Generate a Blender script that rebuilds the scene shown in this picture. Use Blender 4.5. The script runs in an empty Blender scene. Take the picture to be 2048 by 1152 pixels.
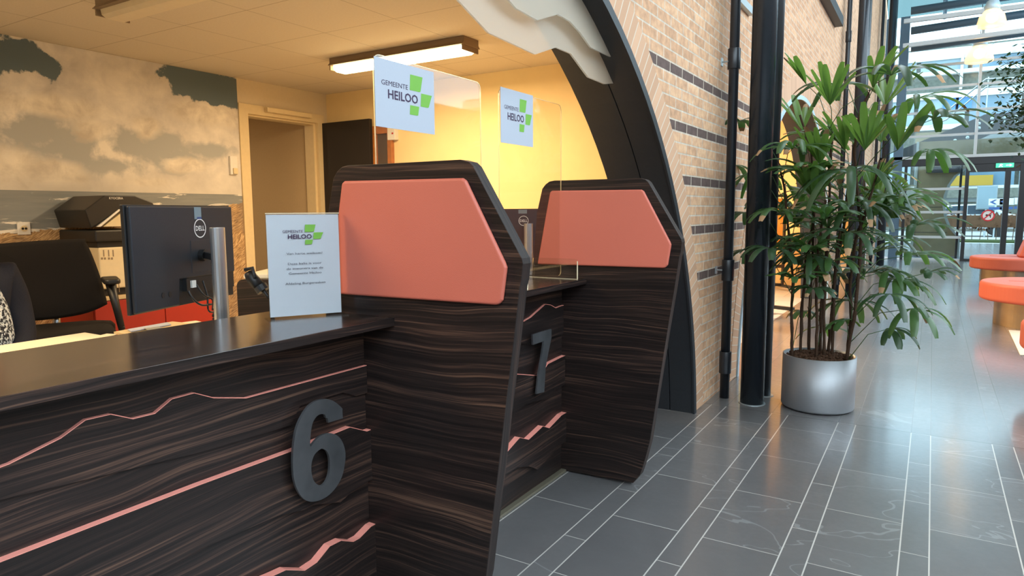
import bpy, bmesh, math, random
import numpy as np
from mathutils import Vector, Matrix, noise as mnoise
PI=math.pi
# ------------------------------------------------------------------ camera
YAW,PITCH,ROLL,FPX,H=0.55273,0.11265,-0.0063253,1359.4,1.27
def _rot():
    cy,sy=math.cos(YAW),math.sin(YAW)
    F=Vector((-sy*math.cos(PITCH),cy*math.cos(PITCH),-math.sin(PITCH)))
    rt=Vector((cy,sy,0)); up=rt.cross(F)
    return (math.cos(ROLL)*rt+math.sin(ROLL)*up, -math.sin(ROLL)*rt+math.cos(ROLL)*up, F)
RT,UP,FW=_rot()
scene=bpy.context.scene
cam_d=bpy.data.cameras.new('camera'); cam=bpy.data.objects.new('camera',cam_d)
scene.collection.objects.link(cam); scene.camera=cam
cam.matrix_world=Matrix(((RT.x,UP.x,-FW.x,0),(RT.y,UP.y,-FW.y,0),(RT.z,UP.z,-FW.z,H),(0,0,0,1)))
cam_d.sensor_width=36; cam_d.lens=FPX/2048*36; cam_d.clip_start=.02; cam_d.clip_end=300
# ------------------------------------------------------------------ world, exposure
w=bpy.data.worlds.new('world'); scene.world=w; w.use_nodes=True
wn=w.node_tree.nodes; wl=w.node_tree.links
bg=wn['Background']; bg.inputs['Color'].default_value=(0.74,0.90,1.0,1); bg.inputs['Strength'].default_value=2.6
vs=scene.view_settings; vs.view_transform='Standard'; vs.look='None'; vs.gamma=1; vs.use_curve_mapping=False
vs.exposure=1.15
# pixel on the 2048x1152 photograph -> world point on a real plane
def ray(u,v): return RT*((u-1024)/FPX)+UP*(-(v-576)/FPX)+FW
def PX(u,v,x): d=ray(u,v); return Vector((0,0,H))+d*(x/d.x)
def PY(u,v,y): d=ray(u,v); return Vector((0,0,H))+d*(y/d.y)
def PZ(u,v,z=0.0): d=ray(u,v); return Vector((0,0,H))+d*((z-H)/d.z)
def AT(u,v,dep): return Vector((0,0,H))+ray(u,v)*dep
COL=scene.collection
# ------------------------------------------------------------------ node helpers
def newmat(name):
    m=bpy.data.materials.new(name); m.use_nodes=True
    return m,m.node_tree.nodes,m.node_tree.links,m.node_tree.nodes['Principled BSDF']
def nd(N,t,**k):
    n=N.new(t)
    for a,b in k.items(): setattr(n,a,b)
    return n
def mth(N,L,op,a,b=None,c=None,clamp=False):
    n=N.new('ShaderNodeMath'); n.operation=op; n.use_clamp=clamp
    for i,x in enumerate((a,b,c)):
        if x is None: continue
        if isinstance(x,(int,float)): n.inputs[i].default_value=x
        else: L.new(x,n.inputs[i])
    return n.outputs[0]
def rgb(c): return (c[0],c[1],c[2],1)
def mixc(N,L,f,a,b,bt='MIX'):
    n=N.new('ShaderNodeMix'); n.data_type='RGBA'; n.blend_type=bt
    for s,x in ((0,f),(6,a),(7,b)):
        if isinstance(x,(int,float)): n.inputs[s].default_value=x
        elif isinstance(x,tuple): n.inputs[s].default_value=rgb(x)
        else: L.new(x,n.inputs[s])
    return n.outputs[2]
def ramp(N,L,f,stops,interp='LINEAR'):
    n=N.new('ShaderNodeValToRGB'); n.color_ramp.interpolation=interp
    e=n.color_ramp.elements
    while len(e)<len(stops): e.new(0.5)
    for i,(p,c) in enumerate(stops):
        e[i].position=p; e[i].color=rgb(c) if isinstance(c,tuple) else (c,c,c,1)
    L.new(f,n.inputs[0]); return n.outputs[0]
def pos(N,L,obj=False):
    s=N.new('ShaderNodeSeparateXYZ')
    if obj: L.new(N.new('ShaderNodeTexCoord').outputs['Object'],s.inputs[0])
    else: L.new(N.new('ShaderNodeNewGeometry').outputs['Position'],s.inputs[0])
    return s.outputs
def comb(N,L,x,y,z):
    c=N.new('ShaderNodeCombineXYZ')
    for i,a in enumerate((x,y,z)):
        if isinstance(a,(int,float)): c.inputs[i].default_value=a
        else: L.new(a,c.inputs[i])
    return c.outputs[0]
def noi(N,L,vec,scale,detail=3,rough=.5,dist=0):
    n=N.new('ShaderNodeTexNoise'); n.inputs['Scale'].default_value=scale; n.inputs['Detail'].default_value=detail
    n.inputs['Roughness'].default_value=rough; n.inputs['Distortion'].default_value=dist
    if vec is not None: L.new(vec,n.inputs['Vector'])
    return n.outputs['Fac']
def bump(N,L,P,h,strength=.3,dist=.002):
    b=N.new('ShaderNodeBump'); b.inputs['Strength'].default_value=strength; b.inputs['Distance'].default_value=dist
    L.new(h,b.inputs['Height']); L.new(b.outputs[0],P.inputs['Normal'])
def plain(name,c,rough=.5,metal=0,spec=.5,var=.06,scale=30,bmp=0,emit=None,es=0,coat=0):
    m,N,L,P=newmat(name)
    n=noi(N,L,None,scale,3); tc=N.new('ShaderNodeTexCoord')
    L.new(tc.outputs['Object'],n.node.inputs['Vector'])
    lo=tuple(x*(1-var) for x in c); hi=tuple(min(1,x*(1+var)) for x in c)
    L.new(mixc(N,L,n,lo,hi),P.inputs['Base Color'])
    P.inputs['Roughness'].default_value=rough; P.inputs['Metallic'].default_value=metal
    P.inputs['Specular IOR Level'].default_value=spec
    if coat: P.inputs['Coat Weight'].default_value=coat
    if bmp: bump(N,L,P,n,bmp,.001)
    if emit: P.inputs['Emission Color'].default_value=rgb(emit); P.inputs['Emission Strength'].default_value=es
    return m
M={}
def wood(name,along,across):
    m,N,L,P=newmat(name); p=pos(N,L); A=p['XYZ'.index(along)]; B=p['XYZ'.index(across)]
    other=p[[i for i in range(3) if 'XYZ'[i] not in (along,across)][0]]
    off=mth(N,L,'MULTIPLY',mth(N,L,'ROUND',mth(N,L,'MULTIPLY',other,1.1)),3.7)
    low=noi(N,L,comb(N,L,mth(N,L,'MULTIPLY',A,1.5),mth(N,L,'MULTIPLY',B,3.0),off),1,2)
    Bw=mth(N,L,'ADD',B,mth(N,L,'MULTIPLY',mth(N,L,'SUBTRACT',low,.5),.09))
    v=comb(N,L,mth(N,L,'MULTIPLY',A,1.5),mth(N,L,'MULTIPLY',Bw,130),off)
    n1=noi(N,L,v,1,6,.62)
    v2=comb(N,L,mth(N,L,'MULTIPLY',A,3.5),mth(N,L,'MULTIPLY',Bw,420),off)
    n2=noi(N,L,v2,1,3,.6)
    v3=comb(N,L,mth(N,L,'MULTIPLY',A,.8),mth(N,L,'MULTIPLY',Bw,20),off)
    n3=noi(N,L,v3,1,2)
    f=mth(N,L,'ADD',mth(N,L,'MULTIPLY',n1,.55),mth(N,L,'ADD',mth(N,L,'MULTIPLY',n2,.2),mth(N,L,'MULTIPLY',n3,.25)))
    c=ramp(N,L,f,[(0,(.006,.0045,.0045)),(.44,(.013,.0095,.009)),(.53,(.026,.017,.015)),(.575,(.060,.034,.026)),(.64,(.125,.070,.048)),(1,(.16,.092,.062))])
    L.new(c,P.inputs['Base Color']); P.inputs['Roughness'].default_value=.33
    P.inputs['Specular IOR Level'].default_value=.32
    bump(N,L,P,n2,.12,.0006)
    return m
M['wood_panel']=wood('dark_wood_counter','Y','Z')
M['wood_div']=wood('dark_wood_divider','X','Z')
M['wood_edge']=wood('dark_wood_edge','Z','Y')
q_=M['wood_edge'].node_tree.nodes['Principled BSDF'].inputs; q_['Roughness'].default_value=.5; q_['Specular IOR Level'].default_value=.2
M['wood_top']=wood('dark_wood_top','Y','X')
for k in ('wood_top',):
    q_=M[k].node_tree.nodes['Principled BSDF'].inputs; q_['Roughness'].default_value=.24; q_['Specular IOR Level'].default_value=.7; q_['Coat Weight'].default_value=.5; q_['Coat Roughness'].default_value=.15
def leather(name,c):
    m,N,L,P=newmat(name); tc=N.new('ShaderNodeTexCoord').outputs['Object']
    n=noi(N,L,tc,3,2); v=nd(N,'ShaderNodeTexVoronoi'); v.inputs['Scale'].default_value=420; L.new(tc,v.inputs['Vector'])
    L.new(mixc(N,L,n,tuple(x*.93 for x in c),tuple(x*1.05 for x in c)),P.inputs['Base Color'])
    P.inputs['Roughness'].default_value=.5; bump(N,L,P,v.outputs['Distance'],.25,.0008); return m
M['coral']=leather('coral_leather',(.62,.155,.105))
M['bench']=leather('orange_leather',(.60,.12,.065))
M['coral_edge']=plain('coral_paint',(.95,.34,.27),.4)
M['steel']=plain('charcoal_steel',(.028,.030,.034),.45,.0,.4,.12,60)
M['steel_pipe']=plain('black_pipe_paint',(.012,.015,.02),.32,0,.6,.1,40)
M['steel_col']=plain('column_paint',(.014,.019,.026),.25,.2,.6,.1,40)
M['black']=plain('black_plastic',(.012,.012,.013),.45)
M['blackfab']=plain('black_fabric',(.014,.012,.011),.9,0,.2,.3,500,.4)
M['monitor']=plain('monitor_plastic',(.022,.025,.031),.42,0,.4,.15,300,.15)
M['alu']=plain('brushed_aluminium',(.50,.52,.55),.32,.85)
M['number']=plain('brushed_dark_metal',(.17,.175,.185),.42,.8,.5,.5,9)
M['white']=plain('white_plastic',(.80,.78,.74),.5)
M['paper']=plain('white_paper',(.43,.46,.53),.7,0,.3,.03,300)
M['paper_lit']=plain('lit_sign_paper',(.60,.65,.74),.7,0,.3,.03,300)  # lighter copy of the white paper, brightness put into its colour
M['green']=plain('logo_green',(.16,.40,.045),.6)
M['purple']=plain('logo_dark_purple',(.035,.012,.05),.6)
M['ink']=plain('text_ink',(.06,.06,.08),.7)
M['cream']=plain('cream_wall_paint',(.72,.62,.45),.75,0,.2,.04,60)
M['yellow']=plain('yellow_wall_paint',(.88,.69,.37),.7,0,.25,.05,8)
M['frame_cream']=plain('cream_door_frame',(.74,.60,.36),.45)
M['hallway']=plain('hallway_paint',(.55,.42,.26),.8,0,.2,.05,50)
M['darkdoor']=plain('dark_door_paint',(.022,.018,.017),.6,0,.3)
M['orangewood']=plain('orange_wood_frame',(.42,.15,.035),.45,0,.4,.35,25)
M['palewood']=plain('pale_wood',(.66,.50,.28),.5,0,.4,.15,12)
M['desk']=plain('pale_desk_laminate',(.84,.74,.55),.45)
M['red']=plain('red_cabinet',(.42,.03,.015),.5)
M['beige']=plain('beige_printer_plastic',(.74,.62,.40),.5)
M['whitemetal']=plain('white_metal',(.50,.53,.54),.4)
M['darkframe']=plain('dark_door_frame',(.012,.013,.016),.4)
M['tube']=plain('blue_grey_tube',(.08,.14,.20),.4,.1)
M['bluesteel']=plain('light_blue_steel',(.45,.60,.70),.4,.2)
M['benchbase']=plain('bronze_steel_base',(.33,.28,.22),.28,.85,.5,.25,6)
M['potmetal']=plain('satin_silver_pot',(.36,.37,.39),.5,.75,.5,.03,80)
M['soil']=plain('clay_granules',(.07,.035,.02),.95,0,.2,.7,90)
M['stem']=plain('fibrous_stem',(.055,.03,.018),.9,0,.2,.6,120,.6)
M['mat']=plain('beige_mat',(.62,.54,.42),.95,0,.1,.15,400,.5)
M['hedge']=plain('brown_beech_leaves',(0.118,0.059,0.032),.9,0,.2,.5,30)
M['bark']=plain('tree_bark',(.12,.08,.05),.9)
M['grass']=plain('verge_grass',(0.038,0.055,0.017),.95,0,.1,.4,40)
M['road']=plain('pale_paving',(0.416,0.403,0.382),.8)
M['carwhite']=plain('white_car_paint',(0.538,0.558,0.578),.25)
M['carglass']=plain('car_glass',(.05,.07,.09),.15)
M['tyre']=plain('tyre_rubber',(.015,.015,.015),.8)
M['pebble']=plain('pebble_concrete',(0.143,0.143,0.118),.9,0,.2,.5,8,.5)
M['band']=plain('white_facade_band',(0.571,0.571,0.558),.6)
M['winblue']=plain('blue_window_glass',(0.092,0.160,0.218),.12,0,.8,.3,.6)
M['winpale']=plain('pale_window_glass',(0.210,0.269,0.302),.15,0,.8,.15,.5)
M['blueblind']=plain('blue_blind',(.07,.19,.55),.6)
M['yellowpanel']=plain('yellow_panel',(0.357,0.210,0.013),.6)
M['concrete']=plain('olive_concrete',(.23,.185,.115),.85,0,.2,.22,5,.3)
M['concrete_band']=plain('grey_band',(.28,.30,.30),.6)
M['exit']=plain('exit_green',(.02,.45,.20),.4,emit=(.1,.9,.45),es=.5)
M['exitw']=plain('exit_white',(.8,.9,.85),.4,emit=(.8,1,.9),es=.6)
M['redring']=plain('sign_red',(.65,.03,.04),.4)
M['signblue']=plain('sign_blue',(.03,.07,.20),.4)
M['lamp_on']=plain('lit_diffuser',(.9,.85,.7),.5,emit=(1,.80,.42),es=6)
M['lamp_off']=plain('unlit_diffuser',(.70,.60,.42),.4)
M['lamp_body']=plain('lamp_housing',(.26,.19,.12),.5)
M['bulb']=plain('lamp_bulb',(1,.8,.5),.5,emit=(1,.62,.3),es=14)
M['trimmetal']=plain('plinth_metal',(.16,.14,.10),.45,.3)
M['zinc']=plain('zinc_bracket',(.45,.50,.52),.4,.7)
M['skin']=plain('skin',(.58,.33,.23),.5)
M['hair']=plain('brown_hair',(.07,.035,.02),.6)
M['cardigan']=plain('dark_cardigan',(.022,.022,.028),.95,0,.15,.4,300,.5)
M['trousers']=plain('dark_trousers',(.015,.016,.022),.9)
M['poster_a']=plain('orange_poster',(.85,.30,.06),.6,0,.3,.6,4)
M['poster_b']=plain('yellow_poster',(.88,.60,.16),.6,0,.3,.4,3)
M['ceil_dark']=plain('atrium_brown',(.34,.29,.25),.8)
M['warm_wall']=plain('warm_interior_wall',(.86,.66,.34),.8)
M['frosted_lamp']=plain('pendant_shade',(.85,.75,.60),.3)
def speckle():
    m,N,L,P=newmat('speckled_blouse'); tc=N.new('ShaderNodeTexCoord').outputs['Object']
    n=noi(N,L,tc,75,2,.6,.8)
    c=ramp(N,L,n,[(0,(.01,.01,.012)),(.47,(.015,.015,.02)),(.52,(.45,.5,.52)),(.62,(.72,.72,.68)),(1,(.8,.8,.75))])
    L.new(c,P.inputs['Base Color']); P.inputs['Roughness'].default_value=.9; return m
M['speckle']=speckle()
def glassy(name,tint,gloss=.08,frost=None,base=.05):
    m,N,L,P=newmat(name); N.remove(P); out=N['Material Output']
    t=N.new('ShaderNodeBsdfTransparent'); t.inputs[0].default_value=rgb(tint)
    g=N.new('ShaderNodeBsdfGlossy'); g.inputs['Roughness'].default_value=gloss
    f=N.new('ShaderNodeValue'); f.outputs[0].default_value=base
    mx=N.new('ShaderNodeMixShader'); L.new(f.outputs[0],mx.inputs[0]); L.new(t.outputs[0],mx.inputs[1]); L.new(g.outputs[0],mx.inputs[2])
    res=mx.outputs[0]
    if frost:
        d=N.new('ShaderNodeBsdfDiffuse'); d.inputs[0].default_value=rgb(frost[0])
        tr=N.new('ShaderNodeBsdfTranslucent'); tr.inputs[0].default_value=rgb(frost[0])
        m2=N.new('ShaderNodeMixShader'); m2.inputs[0].default_value=.5; L.new(d.outputs[0],m2.inputs[1]); L.new(tr.outputs[0],m2.inputs[2])
        m3=N.new('ShaderNodeMixShader'); m3.inputs[0].default_value=frost[1]; L.new(res,m3.inputs[1]); L.new(m2.outputs[0],m3.inputs[2]); res=m3.outputs[0]
    L.new(res,out.inputs[0]); return m
M['acrylic']=glassy('clear_acrylic',(.965,.965,.955),.03)
M['acrylic_edge']=plain('polished_acrylic_edge',(.80,.72,.52),.2,emit=None)
M['glass']=glassy('facade_glass',(.74,.84,.87),.03,base=.02)  # tint put in to dim the bright outdoors
M['roofglass']=glassy('sky_dimming_roof_glass',(.26,.34,.35),.03,base=.03)  # dark tint tones the overbright sky down to cyan
M['frost']=glassy('frosted_glass',(.95,.95,.93),.3,((.74,.69,.60),.46))
# brick
def brick():
    m,N,L,P=newmat('pale_brick'); p=pos(N,L)
    v=comb(N,L,mth(N,L,'ADD',p[1],p[0]),mth(N,L,'SUBTRACT',p[2],.0204),0)
    b=nd(N,'ShaderNodeTexBrick'); b.offset=.5; L.new(v,b.inputs['Vector'])
    b.inputs['Scale'].default_value=1; b.inputs['Brick Width'].default_value=.205; b.inputs['Row Height'].default_value=.0579
    b.inputs['Mortar Size'].default_value=.0048; b.inputs['Mortar Smooth'].default_value=.15; b.inputs['Bias'].default_value=0
    b.inputs['Color1'].default_value=rgb((.47,.265,.15)); b.inputs['Color2'].default_value=rgb((.62,.36,.21)); b.inputs['Mortar'].default_value=rgb((.52,.43,.34))
    fr=mth(N,L,'FRACT',mth(N,L,'DIVIDE',mth(N,L,'SUBTRACT',p[2],.8312),.2895))
    band=mth(N,L,'MULTIPLY',mth(N,L,'LESS_THAN',fr,.2),mth(N,L,'MULTIPLY',mth(N,L,'GREATER_THAN',p[2],.8),mth(N,L,'LESS_THAN',p[2],2.2)))
    dk=mth(N,L,'MULTIPLY',band,mth(N,L,'SUBTRACT',1,b.outputs['Fac']))
    n=noi(N,L,comb(N,L,mth(N,L,'MULTIPLY',p[0],1),p[1],p[2]),22,4,.6)
    c=mixc(N,L,dk,b.outputs['Color'],(.10,.062,.052))
    c=mixc(N,L,.35,c,ramp(N,L,n,[(.3,.25),(.7,.95)]),'OVERLAY')
    L.new(c,P.inputs['Base Color']); P.inputs['Roughness'].default_value=.85
    h=mth(N,L,'ADD',mth(N,L,'SUBTRACT',1,b.outputs['Fac']),mth(N,L,'MULTIPLY',n,.3)); bump(N,L,P,h,.6,.004)
    return m
M['brick']=brick()
def voussoir(yc,zc):
    m,N,L,P=newmat('arch_header_brick'); p=pos(N,L)
    an=mth(N,L,'ARCTAN2',mth(N,L,'SUBTRACT',p[2],zc),mth(N,L,'SUBTRACT',p[1],yc))
    t=mth(N,L,'DIVIDE',an,.0222); fr=mth(N,L,'FRACT',t)
    mo=mth(N,L,'LESS_THAN',fr,.13)
    wn_=N.new('ShaderNodeTexWhiteNoise'); wn_.noise_dimensions='1D'; L.new(mth(N,L,'FLOOR',t),wn_.inputs['W'])
    c=mixc(N,L,wn_.outputs['Value'],(.50,.29,.175),(.62,.37,.23))
    c=mixc(N,L,mo,c,(.60,.49,.38)); L.new(c,P.inputs['Base Color']); P.inputs['Roughness'].default_value=.85
    bump(N,L,P,mth(N,L,'SUBTRACT',1,mo),.6,.003); return m
# slate floor
def slate(x0=-.794,per=.3773,near=True,base=((.085,.081,.082),(.165,.158,.158)),name='slate_tiles',gro=(.50,.47,.43)):
    m,N,L,P=newmat(name); p=pos(N,L); X,Y=p[0],p[1]
    t=mth(N,L,'DIVIDE',mth(N,L,'SUBTRACT',X,x0),per); fx=mth(N,L,'FRACT',t); lane=mth(N,L,'FLOOR',t)
    strip=mth(N,L,'LESS_THAN',fx,.25)
    far=mth(N,L,'GREATER_THAN',Y,4.395)
    # cross joints
    offn=mth(N,L,'SUBTRACT',2.54,mth(N,L,'MULTIPLY',strip,.26))
    tn=mth(N,L,'DIVIDE',mth(N,L,'SUBTRACT',Y,offn),.527)
    jit=mth(N,L,'MULTIPLY',mth(N,L,'FRACT',mth(N,L,'MULTIPLY',lane,.37)),.5)
    tf=mth(N,L,'ADD',mth(N,L,'DIVIDE',mth(N,L,'SUBTRACT',Y,4.395),.5),mth(N,L,'MULTIPLY',mth(N,L,'ADD',jit,mth(N,L,'MULTIPLY',strip,.4)),1))
    ty=mth(N,L,'ADD',mth(N,L,'MULTIPLY',tn,mth(N,L,'SUBTRACT',1,far)),mth(N,L,'MULTIPLY',tf,far))
    fy=mth(N,L,'FRACT',ty); row=mth(N,L,'FLOOR',ty)
    def near0(f,wd): # within wd of 0 or 1
        return mth(N,L,'GREATER_THAN',mth(N,L,'ABSOLUTE',mth(N,L,'SUBTRACT',f,.5)),.5-wd)
    gx=near0(fx,.0065); gs=mth(N,L,'LESS_THAN',mth(N,L,'ABSOLUTE',mth(N,L,'SUBTRACT',fx,.25)),.0065)
    gy=near0(fy,.0032); seam=mth(N,L,'LESS_THAN',mth(N,L,'ABSOLUTE',mth(N,L,'SUBTRACT',Y,4.395)),.004)
    G=mth(N,L,'MAXIMUM',mth(N,L,'MAXIMUM',gx,gs),gy)
    wn_=N.new('ShaderNodeTexWhiteNoise'); wn_.noise_dimensions='3D'
    L.new(comb(N,L,mth(N,L,'ADD',lane,mth(N,L,'MULTIPLY',strip,.5)),row,far),wn_.inputs['Vector'])
    cc=N.new('ShaderNodeVectorMath'); cc.operation='MULTIPLY_ADD'
    L.new(wn_.outputs['Color'],cc.inputs[0]); cc.inputs[1].default_value=(9,9,9)
    pp=comb(N,L,X,Y,0); L.new(pp,cc.inputs[2])
    big=noi(N,L,cc.outputs[0],3.2,5,.6,.9); fine=noi(N,L,cc.outputs[0],38,5,.65)
    st=N.new('ShaderNodeMapping'); L.new(cc.outputs[0],st.inputs[0]); st.inputs['Scale'].default_value=(2.2,5,1); st.inputs['Rotation'].default_value=(0,0,.4)
    ridge=mth(N,L,'ABSOLUTE',mth(N,L,'SUBTRACT',noi(N,L,st.outputs[0],.55,3,.5,.8),.5))
    vein=mth(N,L,'LESS_THAN',ridge,.0045)
    vmask=mth(N,L,'GREATER_THAN',wn_.outputs['Value'],.5)
    c=mixc(N,L,mth(N,L,'ADD',mth(N,L,'MULTIPLY',big,.6),mth(N,L,'MULTIPLY',wn_.outputs['Value'],.4)),base[0],base[1])
    c=mixc(N,L,mth(N,L,'MULTIPLY',ramp(N,L,fine,[(.5,0.),(.75,1.)]),.35),c,(.12,.12,.12))
    c=mixc(N,L,mth(N,L,'MULTIPLY',mth(N,L,'MULTIPLY',vein,vmask),.4),c,(.32,.33,.33))
    gcol=mixc(N,L,far,gro,(.14,.145,.15))
    c=mixc(N,L,G,c,gcol); c=mixc(N,L,seam,c,(.02,.02,.022))
    L.new(c,P.inputs['Base Color'])
    r=mth(N,L,'ADD',.26,mth(N,L,'MULTIPLY',fine,.2)); r=mth(N,L,'ADD',r,mth(N,L,'MULTIPLY',G,.3)); L.new(r,P.inputs['Roughness'])
    P.inputs['Specular IOR Level'].default_value=.7; P.inputs['Coat Weight'].default_value=.8; P.inputs['Coat Roughness'].default_value=.14
    h=mth(N,L,'SUBTRACT',mth(N,L,'ADD',mth(N,L,'MULTIPLY',big,.5),mth(N,L,'MULTIPLY',fine,.25)),mth(N,L,'MULTIPLY',G,.5)); bump(N,L,P,h,.35,.003)
    return m
M['slate']=slate()
def lighttiles():
    m,N,L,P=newmat('pale_floor_tiles'); p=pos(N,L)
    b=nd(N,'ShaderNodeTexBrick'); b.offset=.5; L.new(comb(N,L,p[0],p[1],0),b.inputs['Vector'])
    b.inputs['Scale'].default_value=1; b.inputs['Brick Width'].default_value=.6; b.inputs['Row Height'].default_value=.5; b.inputs['Mortar Size'].default_value=.006
    b.inputs['Color1'].default_value=rgb((.40,.36,.32)); b.inputs['Color2'].default_value=rgb((.48,.43,.38)); b.inputs['Mortar'].default_value=rgb((.25,.23,.21))
    L.new(b.outputs['Color'],P.inputs['Base Color']); P.inputs['Roughness'].default_value=.35; return m
M['tiles']=lighttiles()
def ceilmat():
    m,N,L,P=newmat('ceiling_tiles'); p=pos(N,L); g=None
    for ax,o in ((0,-3.925),(1,2.6)):
        f=mth(N,L,'FRACT',mth(N,L,'DIVIDE',mth(N,L,'SUBTRACT',p[ax],o),.58))
        q=mth(N,L,'GREATER_THAN',mth(N,L,'ABSOLUTE',mth(N,L,'SUBTRACT',f,.5)),.4955)
        g=q if g is None else mth(N,L,'MAXIMUM',g,q)
    n=noi(N,L,comb(N,L,p[0],p[1],p[2]),90,4,.7)
    c=mixc(N,L,n,(.60,.53,.42),(.74,.66,.53)); c=mixc(N,L,g,c,(.40,.33,.24))
    L.new(c,P.inputs['Base Color']); P.inputs['Roughness'].default_value=.9
    bump(N,L,P,mth(N,L,'SUBTRACT',n,g),.3,.002); return m
M['ceiltiles']=ceilmat()
# mural: sky with clouds, sea, dune grass
XM=-5.06
def mural():
    m,N,L,P=newmat('beach_mural_print'); p=pos(N,L); Y,Z=p[1],p[2]
    v=comb(N,L,Y,Z,0)
    nA=noi(N,L,v,1.7,6,.58,.35); nB=noi(N,L,v,6.5,5,.6,.3); nC=noi(N,L,v,24,4,.6)
    def blob(u,vv,ru,rv,jit=.85):
        c=PX(u,vv,XM); e=PX(u+ru,vv,XM); f=PX(u,vv-rv,XM)
        a=mth(N,L,'DIVIDE',mth(N,L,'SUBTRACT',Y,c.y),abs(e.y-c.y)); b=mth(N,L,'DIVIDE',mth(N,L,'SUBTRACT',Z,c.z),abs(f.z-c.z))
        d=mth(N,L,'SQRT',mth(N,L,'ADD',mth(N,L,'MULTIPLY',a,a),mth(N,L,'MULTIPLY',b,b)))
        nn=mth(N,L,'ADD',mth(N,L,'MULTIPLY',mth(N,L,'SUBTRACT',nA,.5),3.0),mth(N,L,'MULTIPLY',mth(N,L,'SUBTRACT',nB,.5),2.2))
        return mth(N,L,'SUBTRACT',1,mth(N,L,'ADD',d,mth(N,L,'MULTIPLY',nn,jit)))
    def mx(l):
        r=l[0]
        for q in l[1:]: r=mth(N,L,'MAXIMUM',r,q)
        return r
    blue=mx([blob(20,100,75,48),blob(85,125,30,24),blob(415,165,75,32),blob(450,190,60,22)])
    grey=mx([blob(60,255,85,62),blob(150,290,90,45),blob(270,290,110,40),blob(220,330,80,30),blob(350,320,70,25),blob(420,300,60,20,.5)])
    white=mx([blob(25,335,60,45),blob(110,345,70,28),blob(190,262,45,30),blob(290,255,30,22),blob(375,330,50,16),blob(290,365,60,12),blob(80,210,160,28,.6),blob(430,230,80,30,.6)])
    cl=mixc(N,L,ramp(N,L,mth(N,L,'ADD',mth(N,L,'MULTIPLY',nA,.6),mth(N,L,'MULTIPLY',nB,.4)),[(.36,0.),(.62,1.)]),(.50,.475,.46),(.82,.77,.70))
    sky=mixc(N,L,ramp(N,L,grey,[(.0,0.),(.45,1.)]),cl,(.42,.435,.44))
    sky=mixc(N,L,ramp(N,L,white,[(-.0,0.),(.55,1.)]),sky,mixc(N,L,ramp(N,L,nB,[(.35,0.),(.65,1.)]),(.56,.51,.45),(.86,.80,.70)))
    sky=mixc(N,L,ramp(N,L,blue,[(.0,0.),(.14,1.)]),sky,(.12,.165,.195))
    zh=1.425
    hz=mth(N,L,'SUBTRACT',Z,zh)
    sky=mixc(N,L,mth(N,L,'MULTIPLY',ramp(N,L,mth(N,L,'MULTIPLY',hz,3.0),[(0,1.),(.6,0.)]),.55),sky,(.58,.55,.50))
    # sea
    wv=noi(N,L,comb(N,L,mth(N,L,'MULTIPLY',Y,2.2),mth(N,L,'MULTIPLY',Z,26),0),1,5,.6,.3)
    wf=noi(N,L,comb(N,L,mth(N,L,'MULTIPLY',Y,1.6),mth(N,L,'MULTIPLY',Z,13),3),1,6,.62,.8)
    sea=mixc(N,L,wv,(.16,.19,.21),(.34,.35,.35))
    sea=mixc(N,L,ramp(N,L,wf,[(.585,0.),(.62,1.)]),sea,(.80,.76,.70))
    c=mixc(N,L,mth(N,L,'LESS_THAN',Z,zh),sky,sea)
    # dune grass edge
    a=PX(0,468,XM); b=PX(180,452,XM); d_=PX(492,405,XM)
    f1=mth(N,L,'ADD',a.z,mth(N,L,'MULTIPLY',mth(N,L,'SUBTRACT',Y,a.y),(b.z-a.z)/(b.y-a.y)))
    f2=mth(N,L,'ADD',b.z,mth(N,L,'MULTIPLY',mth(N,L,'SUBTRACT',Y,b.y),(d_.z-b.z)/(d_.y-b.y)))
    ed=mth(N,L,'ADD',mth(N,L,'MAXIMUM',f1,f2),mth(N,L,'MULTIPLY',mth(N,L,'SUBTRACT',nC,.5),.07))
    rt=N.new('ShaderNodeMapping'); L.new(v,rt.inputs[0]); rt.inputs['Rotation'].default_value=(0,0,-.75)
    dn=noi(N,L,v,2.2,2)
    dv=N.new('ShaderNodeVectorMath'); dv.operation='MULTIPLY_ADD'; L.new(comb(N,L,dn,dn,0),dv.inputs[0]); dv.inputs[1].default_value=(.12,.25,0); L.new(rt.outputs[0],dv.inputs[2])
    st=N.new('ShaderNodeMapping'); L.new(dv.outputs[0],st.inputs[0]); st.inputs['Scale'].default_value=(16,150,1)
    gn=noi(N,L,st.outputs[0],1,4,.7,.08); gl=noi(N,L,v,3,3)
    gr=ramp(N,L,gn,[(.30,(.10,.06,.03)),(.45,(.36,.22,.11)),(.55,(.60,.40,.20)),(.70,(.86,.66,.40))])
    gr=mixc(N,L,mth(N,L,'MULTIPLY',ramp(N,L,gl,[(.5,0.),(.62,1.)]),.55),gr,(.16,.13,.12))
    c=mixc(N,L,mth(N,L,'LESS_THAN',Z,ed),c,gr)
    L.new(c,P.inputs['Base Color']); P.inputs['Roughness'].default_value=.7; P.inputs['Specular IOR Level'].default_value=.2
    return m
M['mural']=mural()
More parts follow.
